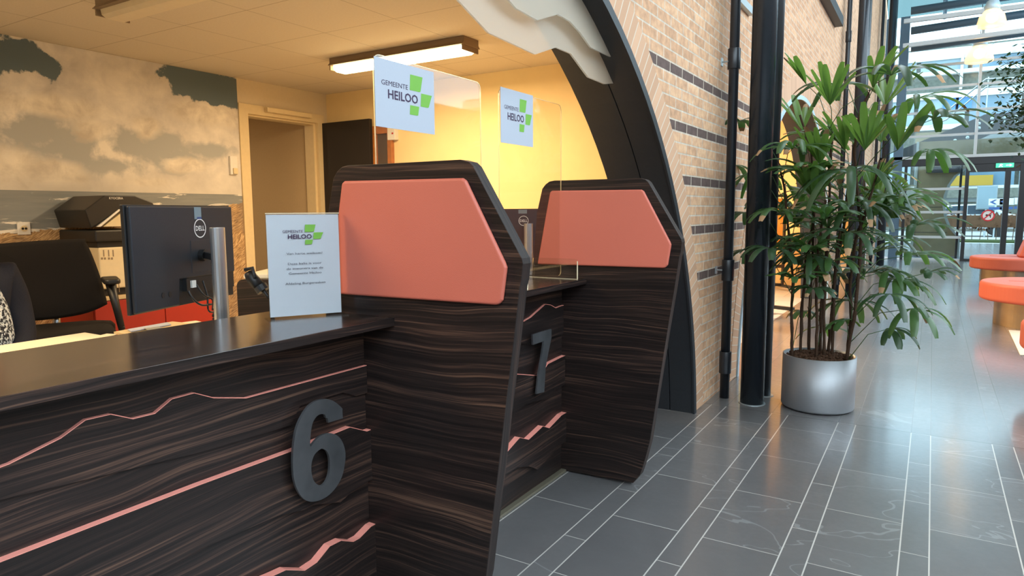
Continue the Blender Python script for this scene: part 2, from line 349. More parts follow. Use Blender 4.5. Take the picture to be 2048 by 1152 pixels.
def leafm(name,c,tr):
    m,N,L,P=newmat(name); out=N['Material Output']; n=noi(N,L,None,14,3)
    tc=N.new('ShaderNodeTexCoord').outputs['Object']; L.new(tc,n.node.inputs['Vector'])
    cc=mixc(N,L,n,tuple(x*.6 for x in c),tuple(min(1,x*1.35) for x in c)); L.new(cc,P.inputs['Base Color'])
    P.inputs['Roughness'].default_value=.33; P.inputs['Specular IOR Level'].default_value=.55
    t=N.new('ShaderNodeBsdfTranslucent'); t.inputs[0].default_value=rgb(tr)
    mx_=N.new('ShaderNodeMixShader'); mx_.inputs[0].default_value=.3; L.new(P.outputs[0],mx_.inputs[1]); L.new(t.outputs[0],mx_.inputs[2]); L.new(mx_.outputs[0],out.inputs[0])
    return m
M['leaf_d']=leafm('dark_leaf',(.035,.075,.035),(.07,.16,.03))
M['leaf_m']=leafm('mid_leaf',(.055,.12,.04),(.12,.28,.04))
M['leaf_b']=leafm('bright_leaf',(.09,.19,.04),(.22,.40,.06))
M['leaf_tip']=plain('dry_leaf_tip',(.34,.20,.10),.8)
M['leaf_f']=leafm('ficus_leaf',(.018,.045,.02),(.04,.10,.02))
# ------------------------------------------------------------------ mesh builder
class MB:
    def __init__(s): s.v=[]; s.f=[]; s.m=[]
    def add(s,vs,fs,mi=0):
        o=len(s.v); s.v+= [tuple(a) for a in vs]; s.f+=[tuple(i+o for i in f) for f in fs]; s.m+=[mi]*len(fs); return s
    def box(s,x0,x1,y0,y1,z0,z1,mi=0):
        v=[(x,y,z) for z in (z0,z1) for y in (y0,y1) for x in (x0,x1)]
        return s.add(v,[(0,2,3,1),(4,5,7,6),(0,1,5,4),(2,6,7,3),(0,4,6,2),(1,3,7,5)],mi)
    def hexa(s,b,t,mi=0):  # bottom 4 pts, top 4 pts
        return s.add(list(b)+list(t),[(3,2,1,0),(4,5,6,7),(0,1,5,4),(1,2,6,5),(2,3,7,6),(3,0,4,7)],mi)
    def prism(s,pts,d,mi=0,mi_side=None):
        d=Vector(d); n=len(pts); p=[Vector(a) for a in pts]
        s.add(p+[a+d for a in p],[tuple(range(n-1,-1,-1)),tuple(range(n,2*n))],mi)
        o=len(s.v)-2*n
        for i in range(n):
            j=(i+1)%n; s.f.append((o+i,o+j,o+n+j,o+n+i)); s.m.append(mi if mi_side is None else mi_side)
        return s
    def tube(s,path,r,n=10,mi=0,cap=True):
        P=[Vector(a) for a in path]; R=r if isinstance(r,(list,tuple)) else [r]*len(P)
        rings=[]; up=Vector((0,0,1))
        for i,p in enumerate(P):
            t=(P[min(i+1,len(P)-1)]-P[max(i-1,0)]).normalized()
            a=up if abs(t.dot(up))<.95 else Vector((1,0,0))
            u=t.cross(a).normalized(); w_=t.cross(u).normalized()
            rings.append([p+(u*math.cos(2*PI*k/n)+w_*math.sin(2*PI*k/n))*R[i] for k in range(n)])
        o=len(s.v)
        for rg in rings: s.v+=[tuple(a) for a in rg]
        for i in range(len(P)-1):
            for k in range(n):
                s.f.append((o+i*n+k,o+i*n+(k+1)%n,o+(i+1)*n+(k+1)%n,o+(i+1)*n+k)); s.m.append(mi)
        if cap:
            s.f.append(tuple(o+k for k in range(n-1,-1,-1))); s.m.append(mi)
            s.f.append(tuple(o+(len(P)-1)*n+k for k in range(n))); s.m.append(mi)
        return s
    def lathe(s,c,prof,n=32,mi=0):
        c=Vector(c); o=len(s.v)
        for (r,z) in prof:
            s.v+=[tuple(c+Vector((r*math.cos(2*PI*k/n),r*math.sin(2*PI*k/n),z))) for k in range(n)]
        for i in range(len(prof)-1):
            for k in range(n):
                s.f.append((o+i*n+k,o+i*n+(k+1)%n,o+(i+1)*n+(k+1)%n,o+(i+1)*n+k)); s.m.append(mi)
        s.f.append(tuple(o+k for k in range(n-1,-1,-1))); s.m.append(mi)
        s.f.append(tuple(o+(len(prof)-1)*n+k for k in range(n))); s.m.append(mi)
        return s
    def blob(s,c,rx,ry,rz,seg=14,rg=9,mi=0,rot=None,jit=0):
        c=Vector(c); o=len(s.v)
        for i in range(rg+1):
            th=PI*i/rg
            for k in range(seg):
                ph=2*PI*k/seg; d=Vector((math.sin(th)*math.cos(ph)*rx,math.sin(th)*math.sin(ph)*ry,math.cos(th)*rz))
                if jit: d*=1+jit*mnoise.noise(d*9+c)
                if rot: d=rot@d
                s.v.append(tuple(c+d))
        for i in range(rg):
            for k in range(seg):
                s.f.append((o+i*seg+k,o+(i+1)*seg+k,o+(i+1)*seg+(k+1)%seg,o+i*seg+(k+1)%seg)); s.m.append(mi)
        return s
    def build(s,name,mats,parent=None,smooth=False,bevel=0,seg=2):
        me=bpy.data.meshes.new(name); me.from_pydata(s.v,[],s.f)
        if not isinstance(mats,(list,tuple)): mats=[mats]
        for m in mats: me.materials.append(m)
        for i,pg in enumerate(me.polygons): pg.material_index=s.m[i]; pg.use_smooth=smooth
        bm=bmesh.new(); bm.from_mesh(me); bmesh.ops.remove_doubles(bm,verts=bm.verts,dist=1e-6)
        bmesh.ops.recalc_face_normals(bm,faces=bm.faces); bm.to_mesh(me); bm.free(); me.update()
        if smooth=='auto': pass
        o=bpy.data.objects.new(name,me); COL.objects.link(o)
        if parent is not None:
            o.parent=parent
            off=Vector((0,0,0)); q=parent
            while q is not None: off+=q.location; q=q.parent
            o.location=-off
        if bevel:
            b=o.modifiers.new('bevel','BEVEL'); b.width=bevel; b.segments=seg; b.limit_method='ANGLE'; b.angle_limit=.6; b.harden_normals=False
        return o
def tag(o,label=None,cat=None,group=None,kind=None):
    if label: o['label']=label
    if cat: o['category']=cat
    if group: o['group']=group
    if kind: o['kind']=kind
    return o
def thing(name,loc,label,cat,group=None):
    o=bpy.data.objects.new(name,None); COL.objects.link(o); o.location=Vector(loc); o.empty_display_size=.1
    return tag(o,label,cat,group)
def struct(name,mb,m,**k): return tag(mb.build(name,m,**k),kind='structure')
def settle(o):  # move a single-mesh thing's origin to its base centre
    me=o.data; co=np.empty(len(me.vertices)*3,dtype=np.float32); me.vertices.foreach_get('co',co); co=co.reshape(-1,3)
    mn,mxx=co.min(0),co.max(0); c=np.array([(mn[0]+mxx[0])/2,(mn[1]+mxx[1])/2,mn[2]],dtype=np.float32)
    co-=c; me.vertices.foreach_set('co',co.ravel()); me.update(); o.location=Vector(c.tolist())+o.location; return o
def single(name,mb,m,label,cat,group=None,**k):
    o=mb.build(name,m,**k); settle(o); return tag(o,label,cat,group)
def roundpoly(pts,rad,n=5):
    out=[]; P=[Vector(p) for p in pts]
    for i,p in enumerate(P):
        r=rad[i] if isinstance(rad,(list,tuple)) else rad
        a=P[i-1]; b=P[(i+1)%len(P)]
        if r<=0: out.append(p); continue
        u=(a-p).normalized(); v=(b-p).normalized(); ang=u.angle(v); d=min(r/math.tan(ang/2),(a-p).length*.48,(b-p).length*.48)
        s=p+u*d; e=p+v*d
        for k in range(n+1):
            t=k/n; out.append((1-t)**2*s+2*t*(1-t)*p+t*t*e)
    return out
def text_pts(txt,size,bold=0.0,align='CENTER'):
    if size!=1.0:
        v,f=text_pts(txt,1.0,bold,align); return [(a[0]*size,a[1]*size,0) for a in v],f
    cu=bpy.data.curves.new('t','FONT'); cu.body=txt; cu.size=size; cu.align_x=align; cu.offset=bold; cu.resolution_u=2
    o=bpy.data.objects.new('t',cu); COL.objects.link(o); dg=bpy.context.evaluated_depsgraph_get(); dg.update()
    me=bpy.data.meshes.new_from_object(o.evaluated_get(dg)); v=[tuple(x.co) for x in me.vertices]; f=[tuple(p.vertices) for p in me.polygons]
    bpy.data.objects.remove(o); bpy.data.curves.remove(cu); bpy.data.meshes.remove(me); return v,f
def put_text(mb,txt,size,org,ux,uy,sx=1,bold=0,mi=0,align='CENTER'):
    v,f=text_pts(txt,size,bold,align); ux=Vector(ux); uy=Vector(uy); org=Vector(org)
    mb.add([org+ux*(a[0]*sx)+uy*a[1] for a in v],f,mi)
# ------------------------------------------------------------------ setting: floors, walls, ceilings
XW,XI=-1.22,-1.55            # atrium wall: outer and inner face
YC,ZC,RA=1.54,-.19,2.62      # arch circle
PER=6.3
struct('floor',MB().box(-1.50,5.6,-5,30,-.2,0),M['slate'])
struct('floor_office',MB().box(-5.4,-1.50,-4,4.8,-.2,0),M['tiles'])
struct('floor_hall',MB().box(-9,-1.50,4.8,19.9,-.2,0),M['tiles'])
struct('floor_corridor',MB().box(-8,-5.4,2.5,4.8,-.2,0),M['tiles'])
struct('ceiling',MB().box(-5.06,XI,-4,4.8,2.40,2.5),M['ceiltiles'])
# back wall (mural wall) with doorway y 3.856..4.69, z..2.14
y0,y1,zt=3.85,4.70,2.145
wb=MB().box(-5.2,XM,-4,y0,0,2.5).box(-5.2,XM,y1,4.9,0,2.5).box(-5.2,XM,y0,y1,zt,2.5)
struct('wall_back',wb,M['cream'])
ww=MB().box(-5.06,XI,4.80,4.92,0,2.5)
# tall wood framed window position on this wall
struct('wall_right',ww,M['yellow'])
struct('wall_left',MB().box(-5.2,XI,-4.1,-4,0,2.5),M['cream'])
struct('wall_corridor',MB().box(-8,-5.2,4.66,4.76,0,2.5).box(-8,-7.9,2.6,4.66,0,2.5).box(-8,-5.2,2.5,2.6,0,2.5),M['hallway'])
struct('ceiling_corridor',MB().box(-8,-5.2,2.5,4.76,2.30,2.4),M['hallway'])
t=thing('ceiling_lamp',(-6.6,3.4,2.25),'lamp added to brighten the corridor beyond the doorway beside the mural','ceiling lamp')  # unseen lamp, added to light the corridor wall evenly
MB().lathe((-6.6,3.4,2.262),[(.10,0),(.14,.02),(.14,.037)],24).build('diffuser',M['lamp_on'],t)
l=bpy.data.lights.new('lamp_light','AREA'); l.size=.3; l.energy=5; l.color=(1,.74,.45)
o=bpy.data.objects.new('lamp_light',l); COL.objects.link(o); o.parent=t; o.location=(0,0,0)
# atrium brick wall with three arches
def arcz(y):
    best=0
    for k in range(3):
        c=YC+PER*k; d=abs(y-c)
        if d<RA: best=max(best,ZC+math.sqrt(RA*RA-d*d))
    return max(best,0)
ys=[-3.0]
half=math.sqrt(RA*RA-ZC*ZC)
for k in range(3):
    c=YC+PER*k
    ys+=[c+half*math.sin(t*PI/2/14)*1.0 for t in range(-14,15)]
ys+=[19.6]; ys=sorted(set(round(a,5) for a in ys))
bw=MB(); ZT=8.5
for a,b in zip(ys[:-1],ys[1:]):
    za,zb=arcz(a),arcz(b)
    bw.hexa([(XI,a,za),(XW,a,za),(XW,b,zb),(XI,b,zb)],[(XI,a,ZT),(XW,a,ZT),(XW,b,ZT),(XI,b,ZT)])
struct('wall_atrium',bw,M['brick'])
# header ring bricks around each arch
def ring(c,r0,r1,x0,x1,a0=-.07,a1=PI+.07,n=56):
    mb=MB(); 
    for i in range(n):
        A=a0+(a1-a0)*i/n; B=a0+(a1-a0)*(i+1)/n
        q=[]
        for x in (x0,x1):
            for r,t in ((r0,A),(r1,A),(r1,B),(r0,B)):
                q.append((x,c+r*math.cos(t),max(0,ZC+r*math.sin(t))))
        mb.hexa(q[:4],q[4:])
    return mb
for k in range(3):
    c=YC+PER*k
    aa=math.asin(-ZC/RA)
    struct('trim_%d'%(k+1),ring(c,RA,2.81,XW-.02,XW+.004,aa-.0,PI-aa),voussoir(c,ZC))
# steel linings of the arches: two bands with a seam between them
lin_lab=['charcoal steel lining around the arch above the numbered service counters','charcoal steel lining of the second arch, behind the potted palm','charcoal steel lining of the third arch, farthest along the brick wall']
for k in range(3):
    c=YC+PER*k; t=thing('arch_lining',(-1.38,c,0),lin_lab[k],'arch lining','steel arch linings'); aa=math.asin(-ZC/RA)
    ring(c,RA-.028,RA,-1.362,XW+.01,aa,PI-aa).build('outer_band',M['steel'],t)
    ring(c,RA-.028,RA,XI-.01,-1.368,aa,PI-aa).build('inner_band',M['steel'],t)
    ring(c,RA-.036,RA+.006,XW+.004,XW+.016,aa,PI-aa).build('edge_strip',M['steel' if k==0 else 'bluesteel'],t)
# slab added overhead to shape floor reflection and skylight, roof of the hall behind the arches
struct('ceiling_light_shaper',MB().box(XI,2.8,-5,4.0,6.6,6.8).box(.2,2.8,4.0,17.8,6.6,6.8),M['ceil_dark'])
struct('wall_hall',MB().box(-6.05,-6,4.92,20,0,3.2).box(-6,XI,19.4,19.5,0,3.2),M['warm_wall'])
struct('wall_partition',MB().box(-6,-1.58,11.9,12.0,0,3.2),M['warm_wall'])
struct('ceiling_hall',MB().box(-6,XI,4.92,20,3.2,3.3),M['warm_wall'])
struct('wall_light_block',MB().box(5.5,5.6,-5,19.5,0,3.4),M['ceil_dark'])  # unseen wall added to keep low daylight off the divider edges
struct('wall_behind',MB().box(XI,5.6,-5.1,-5,0,3.4),M['ceil_dark'])
# steel sill ledges on the brick wall
s=PX(1675,62,XW); 
single('window_sill',MB().box(XW,XW+.10,6.3,s.y-.3,s.z-.02,s.z+.10),M['steel'],'dark brown sill ledge high on the brick wall above the palm','sill')
s2=PX(1470,4,XW)
single('ledge',MB().box(XW,XW+.035,s2.y-.42,s2.y+.4,s2.z+.0,s2.z+.05),M['zinc'],'thin grey ledge on the brick wall at the top edge behind the drainpipe','ledge')
# mural
yl=PX(472,158,XM).y
single('wall_mural',MB().box(XM,XM+.004,-4,yl,0.0,2.398),M['mural'],'wall-filling photo mural of clouds, sea and dune grass behind the desks','mural')
# ------------------------------------------------------------------ doorway and open door
t=tag(thing('door_1',(-5.06,4.28,0),'cream framed doorway beside the mural',None),kind='structure')
f=MB()
f.box(XM-.02,XM+.02,y0-.055,y0+.035,0,zt+.05); f.box(XM-.14,XM-.02,y0,y0+.02,0,zt)
f.box(XM-.02,XM+.02,y1-.035,y1+.04,0,zt+.05); f.box(XM-.14,XM-.02,y1-.06,y1,0,zt)
f.box(XM-.02,XM+.02,y0+.035,y1-.035,zt-.03,zt+.05); f.box(XM-.14,XM-.02,y0+.02,y1-.06,zt-.045,zt-.01)
f.build('door_frame',M['frame_cream'],t)
MB().box(XM+.02,XM+.07,4.05,4.55,zt-.0,zt+.04).build('door_closer',M['frame_cream'],t,bevel=.004)
t=thing('open_door',(-5.0,4.74,0),'dark brown door leaf standing open against the yellow wall beside the doorway','door')
lf=MB().box(-5.04,-4.43,4.715,4.755,.01,2.118).build('leaf',M['darkdoor'],t,bevel=.003)
MB().tube([(-4.50,4.715,1.03),(-4.50,4.67,1.03),(-4.62,4.67,1.03)],.009,8).build('handle',M['alu'],lf,smooth=True)
# wood framed internal window on the yellow wall
t=tag(thing('window_1',(-4.42,4.79,1.0),'orange-brown wood framed internal window between open door and yellow wall',None),kind='structure')
f=MB(); wx0,wx1=-4.64,-4.21; zb,ztw=.9,2.05
for a,b,c_,d_ in ((wx0,wx0+.09,zb,ztw),(wx1-.05,wx1,zb,ztw),(wx0+.09,wx1-.05,ztw-.07,ztw),(wx0+.09,wx1-.05,zb,zb+.07),(-4.455,-4.40,zb+.07,ztw-.07)): f.box(a,b,4.758,4.80,c_,d_)
wf=f.build('window_frame',M['orangewood'],t,bevel=.004)
MB().box(wx0+.09,-4.455,4.785,4.795,zb+.07,ztw-.07).build('pane',plain('olive_glass',(.42,.34,.16),.2),wf)
MB().box(-4.40,wx1-.05,4.785,4.795,zb+.07,ztw-.07).build('pane',plain('brown_glass',(.09,.065,.045),.15),wf)
t=thing('door_release',(-4.19,4.79,1.9),'small white wall box with a red light beside the wood framed window','wall box')
a=PY(780,255,4.79); b=PY(796,280,4.79)
MB().box(a.x,b.x,4.75,4.80,b.z,a.z).build('housing',M['white'],t,bevel=.004)
MB().box(b.x-.035,b.x-.02,4.745,4.752,b.z+.05,b.z+.065).build('indicator',plain('red_led',(.5,.02,.02),.4),t)
# wall controls on the mural
t=thing('intercom',PX(463,335,XM),'narrow white wall thermostat on the mural beside the doorway','thermostat')
a=PX(456,312,XM); b=PX(472,350,XM)
MB().box(XM+.004,XM+.028,a.y,b.y,b.z,a.z).build('housing',M['white'],t,bevel=.004)
MB().box(XM+.028,XM+.040,a.y+.02,b.y-.006,b.z+.006,b.z+.055).build('dial',M['beige'],t,bevel=.003)
t=thing('wall_socket',PX(46,456,XM),'white square wall socket set into the painted waves of the mural','socket')
a=PX(32,445,XM); b=PX(60,469,XM)
MB().box(XM+.004,XM+.016,a.y,b.y,b.z,a.z).build('plate',M['white'],t,bevel=.003)
c=(Vector(a)+Vector(b))/2; rr=(b.y-a.y)*.27
m_=MB(); n=24
m_.prism([(XM+.017,c.y+rr*math.cos(2*PI*k/n),c.z+rr*math.sin(2*PI*k/n)) for k in range(n)],(.0015,0,0)); m_.build('cup',M['beige'],t)
m_=MB()
for s in (-1,1): m_.blob((XM+.019,c.y+s*rr*.45,c.z),.003,.008,.008,8,5)
m_.build('pin_hole',M['black'],t)
# ------------------------------------------------------------------ ceiling lamps
def lamp(name,yc,x0,x1,on,label):
    t=thing(name,((x0+x1)/2,yc,2.31),label,'ceiling lamp','fluorescent batten lamps')
    hb=MB()
    prof=[(-.085,2.40),(.085,2.40),(.085,2.365),(.105,2.345),(-.105,2.345),(-.085,2.365)]
    hb.prism([(x0,yc+a,z) for a,z in prof],(x1-x0,0,0)); hb.build('housing',M['lamp_body'],t,bevel=.003)
    df=MB(); pr=[(-.075,2.345),(-.07,2.318),(-.045,2.303),(.045,2.303),(.07,2.318),(.075,2.345)]
    df.prism([(x0+.03,yc+a,z) for a,z in pr],(x1-x0-.06,0,0)); df.build('diffuser',M['lamp_on' if on else 'lamp_off'],t,smooth=False)
    for s in (x0+.005,x1-.015): MB().box(s,s+.010,yc-.09,yc+.09,2.312,2.362).build('end_cap',M['lamp_body'],t,bevel=.002)
    if on:
        l=bpy.data.lights.new('lamp_light','AREA'); l.shape='RECTANGLE'; l.size=(x1-x0); l.size_y=.12; l.energy=LAMP_W; l.color=(1,.72,.42)
        o=bpy.data.objects.new('lamp_light',l); COL.objects.link(o); o.parent=t; o.location=Vector(((x0+x1)/2,yc,2.295))-t.location
    return t
LAMP_W=26
lamp('ceiling_lamp',3.79,-3.86,-2.64,True,'lit fluorescent batten lamp near the yellow wall')
lamp('ceiling_lamp',2.12,-3.84,-2.62,False,'unlit fluorescent batten lamp above the first desk, at the top edge')
lamp('ceiling_lamp',.4,-3.84,-2.62,True,'lit batten lamp over the left desks, nearest the left wall')
# lamps added to brighten the hall behind the arches
for yy,e in ((8.6,190),(15,110)):
    t=thing('ceiling_lamp',(-3.6,yy,3.1),'square lamp added to brighten the hall behind the %s arch'%('second' if yy<10 else 'third'),'ceiling lamp','added hall lamps')
    MB().box(-3.9,-3.3,yy-.3,yy+.3,3.13,3.2).build('housing',M['lamp_body'],t,bevel=.005)
    MB().box(-3.86,-3.34,yy-.26,yy+.26,3.115,3.13).build('diffuser',M['lamp_on'],t)
    l=bpy.data.lights.new('lamp_light','AREA'); l.size=.5; l.energy=e; l.color=(1,.72,.42)
    o=bpy.data.objects.new('lamp_light',l); COL.objects.link(o); o.parent=t; o.location=Vector((-3.6,yy,3.10))-t.location
# ------------------------------------------------------------------ service counters
XP=-1.49; ZTOP=.955; XF=-1.362; XB=-1.80
Y1,Y2,TH=1.532,2.868,.042
def pz(pts,x): return [PX(u,v,x) for u,v in pts]
def relief(parent,y0,y1,lines,botedges):
    """lines: stepped boards, each (protrusion, top profile [(y,z)], bottom profile)"""
    for (d,top,bot) in lines:
        x1=XP+d
        poly=[(XP+.0005,y,z) for y,z in bot]+[(XP+.0005,y,z) for y,z in reversed(top)]
        mb=MB(); n=len(poly); p=[Vector(a) for a in poly]; dv=Vector((d,0,0))
        # front and back faces triangulated as quads between profiles sampled at common y
        Ys=sorted(set([round(y,4) for y,_ in top]+[round(y,4) for y,_ in bot]))
        def ev(pr,y):
            for (a,b),(c,e) in zip(pr[:-1],pr[1:]):
                if a-1e-6<=y<=c+1e-6: return b if abs(c-a)<1e-9 else b+(e-b)*(y-a)/(c-a)
            return pr[0][1] if y<pr[0][0] else pr[-1][1]
        for a,b in zip(Ys[:-1],Ys[1:]):
            ta,tb,ba,bb=ev(top,a),ev(top,b),ev(bot,a),ev(bot,b)
            mb.add([(x1,a,ba),(x1,b,bb),(x1,b,tb),(x1,a,ta)],[(0,1,2,3)],0)
            mb.add([(XP,a,ba),(XP,b,bb),(x1,b,bb),(x1,a,ba)],[(0,1,2,3)],0)
        for y in (Ys[0],Ys[-1]): mb.add([(XP,y,ev(bot,y)),(x1,y,ev(bot,y)),(x1,y,ev(top,y)),(XP,y,ev(top,y))],[(0,1,2,3)],0)
        rb_=mb.build('relief_board',M['wood_panel'],parent)
        cm=MB()
        for a,b in zip(Ys[:-1],Ys[1:]):
            ta,tb=ev(top,a),ev(top,b)
            cm.add([(XP,a,ta-.002),(x1,a,ta-.002),(x1,b,tb-.002),(XP,b,tb-.002),(XP,a,ta),(x1+.0004,a,ta),(x1+.0004,b,tb),(XP,b,tb)],[(0,1,2,3),(4,5,6,7),(1,2,6,5),(0,3,7,4)],0)
        tag(cm.build('coral_ledge',M['coral_edge'],rb_),'coral painted top edge of a relief board')
def prof(px,x,ylo,yhi,zlo_ext=None):
    p=[PX(u,v,x) for u,v in px]; r=[(a.y,a.z) for a in p]; r.sort()
    if r[0][0]>ylo+.001: r.insert(0,(ylo,r[0][1] if zlo_ext is None else zlo_ext))
    r=[(max(ylo,min(yhi,a)),b) for a,b in r]
    if r[-1][0]<yhi-.001: r.append((yhi,r[-1][1]))
    return r
def counter(y0,y1,label):
    t=thing('service_counter',(XP,(y0+y1)/2,0),label,'counter','reception counters')
    MB().box(XB,XF,y0,y1,ZTOP-.026,ZTOP).build('countertop',M['wood_top'],t,bevel=.0015,seg=1)
    MB().box(XF,XF+.0012,y0,y1,ZTOP-.0255,ZTOP-.0005).build('edge_band',M['wood_panel'],t)
    MB().box(XP-.03,XP,y0,y1,.0,ZTOP-.026).build('front_panel',M['wood_panel'],t)
    for ya_ in (y0+.02,y1-.05): MB().box(XB,XP-.03,ya_,ya_+.03,.0,ZTOP-.026).build('side_support',M['wood_div'],t)
    MB().box(XP,XP+.028,y0,y1,0,.012).build('floor_trim',M['trimmetal'],t,bevel=.002)
    return t
YL=-.78
c6=counter(YL,Y1,'dark wood service counter with the large 6, nearest the camera')
d1,d2,d3=.010,.019,.026
L1=prof([(0,933.5),(18,927),(122,875),(171,839),(221.5,827.5),(266,836.7),(310,826),(344,797),(388.4,785.1),(427.6,795),(492.4,795.3),(725.8,732.2)],XP+d1,YL,Y1)
A1=prof([(0,1000),(400,905),(581,851),(600,812),(686,785),(713,792),(729,787)],XP+d1,YL,Y1)
L2=prof([(0,1123),(400,968.5),(584,901),(664.8,867.8),(700,853.6),(734,861.7)],XP+d2,YL,Y1)
B1=prof([(400,1098),(481,1064),(555,1032),(607,1020.5),(626,1010),(681,1004.5),(703.5,983.5),(737.5,962.5)],XP+d2,YL,Y1)
L3=prof([(400,1210),(543.7,1152),(572,1139),(610,1140),(634,1123.9),(660,1091.6),(682.5,1080.3),(706.7,1082.6),(719.7,1075.5),(742.3,1052.2)],XP+d3,YL,Y1)
def ext(pr,s):   # continue the first known slope to the left end
    (a,b),(c,d)=pr[1],pr[2]; pr[0]=(pr[0][0],max(.03,b+s*(pr[0][0]-a))); return pr
L1=ext(L1,.12); A1=ext(A1,.1); L2=ext(L2,.03); B1=ext(B1,.1); L3=ext(L3,.02)
L1=L1; 
relief(c6,YL,Y1,[(d1,L1,A1),(d2,L2,B1),(d3,L3,[(YL,.012),(Y1,.012)])],None)
yA,yB=Y1+TH,Y2
c7=counter(yA,yB,'dark wood service counter with the number 7 between the two dividers')
L1=prof([(1047.8,642.3),(1062,634),(1091,608),(1101.7,609.6),(1111.7,615.6),(1121.7,611.6)],XP+d1,yA,yB)
A1=prof([(1041,687),(1057,688.5),(1087.8,678),(1122,671)],XP+d1,yA,yB)
L2=prof([(1033.8,748),(1081.8,751.3),(1095.8,727.4),(1122.5,714)],XP+d2,yA,yB)
B1=prof([(1026.8,824.7),(1052.5,809),(1088.5,798),(1119,775)],XP+d2,yA,yB)
L3=prof([(1015,902.8),(1039.7,874.6),(1057.7,878.7),(1085.9,852),(1098.8,855.6),(1123.5,829.9)],XP+d3,yA,yB)
C1=prof([(1034.5,935),(1057.7,932.7),(1075.7,939),(1122,889)],XP+d3,yA,yB)
relief(c7,yA,yB,[(d1,L1,A1),(d2,L2,B1),(d3,L3,C1)],None)
yA3,yB3=Y2+TH,3.84
c8=counter(yA3,yB3,'end section of counter mostly hidden behind the far divider, beside the arch foot')
def P3(l): return [(yA3+(yB3-yA3)*a,b) for a,b in l]
relief(c8,yA3,yB3,[(d1,P3([(0,.83),(.5,.9),(1,.86)]),P3([(0,.7),(.6,.72),(1,.68)])),(d2,P3([(0,.48),(.4,.5),(.7,.44),(1,.45)]),P3([(0,.3),(1,.33)])),(d3,P3([(0,.2),(.3,.24),(.6,.18),(1,.22)]),P3([(0,.08),(1,.1)]))],None)
# metal numbers standing off the panels
def number(px,holes,x,label,name):
    from mathutils.geometry import tessellate_polygon
    outer=[PX(u,v,x) for u,v in px]; loops=[outer]+[[PX(u,v,x) for u,v in h] for h in holes]
    flat=[p for l in loops for p in l]; tri=tessellate_polygon([[Vector((p.y,p.z,0)) for p in l] for l in loops])
    t=thing(name,(x-.02,sum(p.y for p in outer)/len(outer),min(p.z for p in outer)),label,'number','counter numbers'); dx=Vector((-.008,0,0)); n=len(flat)
    mb=MB(); mb.add(flat+[p+dx for p in flat],[tuple(f) for f in tri]+[tuple(i+n for i in reversed(f)) for f in tri],0)
    o=0
    for l in loops:
        k=len(l)
        for i in range(k): mb.f.append((o+i,o+(i+1)%k,o+(i+1)%k+n,o+i+n)); mb.m.append(0)
        o+=k
    mb.build('numeral',M['number'],t)
    ys_=[p.y for p in outer]; zs_=[p.z for p in outer]; yc=(min(ys_)+max(ys_))/2
    return t
def spl(pts,k=3):
    out=[]; n=len(pts)
    for i in range(n):
        p0,p1,p2,p3=[Vector(pts[(i+j-1)%n]) for j in range(4)]
        for s in range(k):
            t=s/k; out.append(tuple(.5*((2*p1)+(p2-p0)*t+(2*p0-5*p1+4*p2-p3)*t*t+(3*p1-p0-3*p2+p3)*t**3)))
    return out
def c6px(l): return [(400+a/3.097,780+b/3.097) for a,b in l]
o6=[(885,175),(882,130),(857,90),(815,63),(770,56),(715,70),(670,105),(630,165),(600,235),(585,310),(577,390),(576,470),(582,550),(600,610),(628,660),(660,685),(700,692),(750,680),(800,650),(845,600),(880,535),(897,460),(901,390),(888,335),(865,295),(830,272),(785,270),(740,290),(705,325),(683,352),(684,300),(690,240),(702,195),(725,162),(750,149),(775,153),(790,175),(795,203)]
h6=[(745,367),(710,400),(692,450),(690,500),(700,550),(720,580),(750,592),(780,570),(800,520),(805,460),(800,410),(785,378),(765,366)]
body=o6[1:-1]; sm=spl(body,3)[:-3]; sm=[body[0]]+sm[1:]+[body[-1]]
t6=number(c6px([o6[0]]+sm+[o6[-1]]),[c6px(spl(h6,3))],XP+.048,'large brushed metal numeral 6 on the near counter front','counter_number')
for (u,v) in ((600,900),(650,985)):
    p=PX(u,v,XP+.04); MB().tube([(XP+.021,p.y,p.z),(XP+.04,p.y,p.z)],.006,8).build('standoff',M['alu'],t6)
o7=[(1065.4,669),(1102.9,657.7),(1103,676),(1097,704),(1091.5,735),(1088.5,784),(1073,788),(1077,750),(1084,710),(1088,682),(1066,690)]
t7=number(o7,[],XP+.045,'brushed metal numeral 7 on the middle counter front','counter_number')
for (u,v) in ((1092,672),(1081,770)):
    p=PX(u,v,XP+.036); MB().tube([(XP+.012,p.y,p.z),(XP+.038,p.y,p.z)],.006,8).build('standoff',M['alu'],t7)
# ------------------------------------------------------------------ dividers
dpx=[(656.4,426.4),(665,367.8),(666.5,356.9),(674.4,342.8),(683.8,334),(696.3,330.6),(721,329.8),(920,319.2),(938,323.7),(947,332.7),(1044,516.7),(1046,528),(1043,560),(1039.5,573.9),(1027,686.7),(1013,800),(972,1152)]
pp=[PY(u,v,Y1) for u,v in dpx]
dv=[(p.x,p.z) for p in pp]
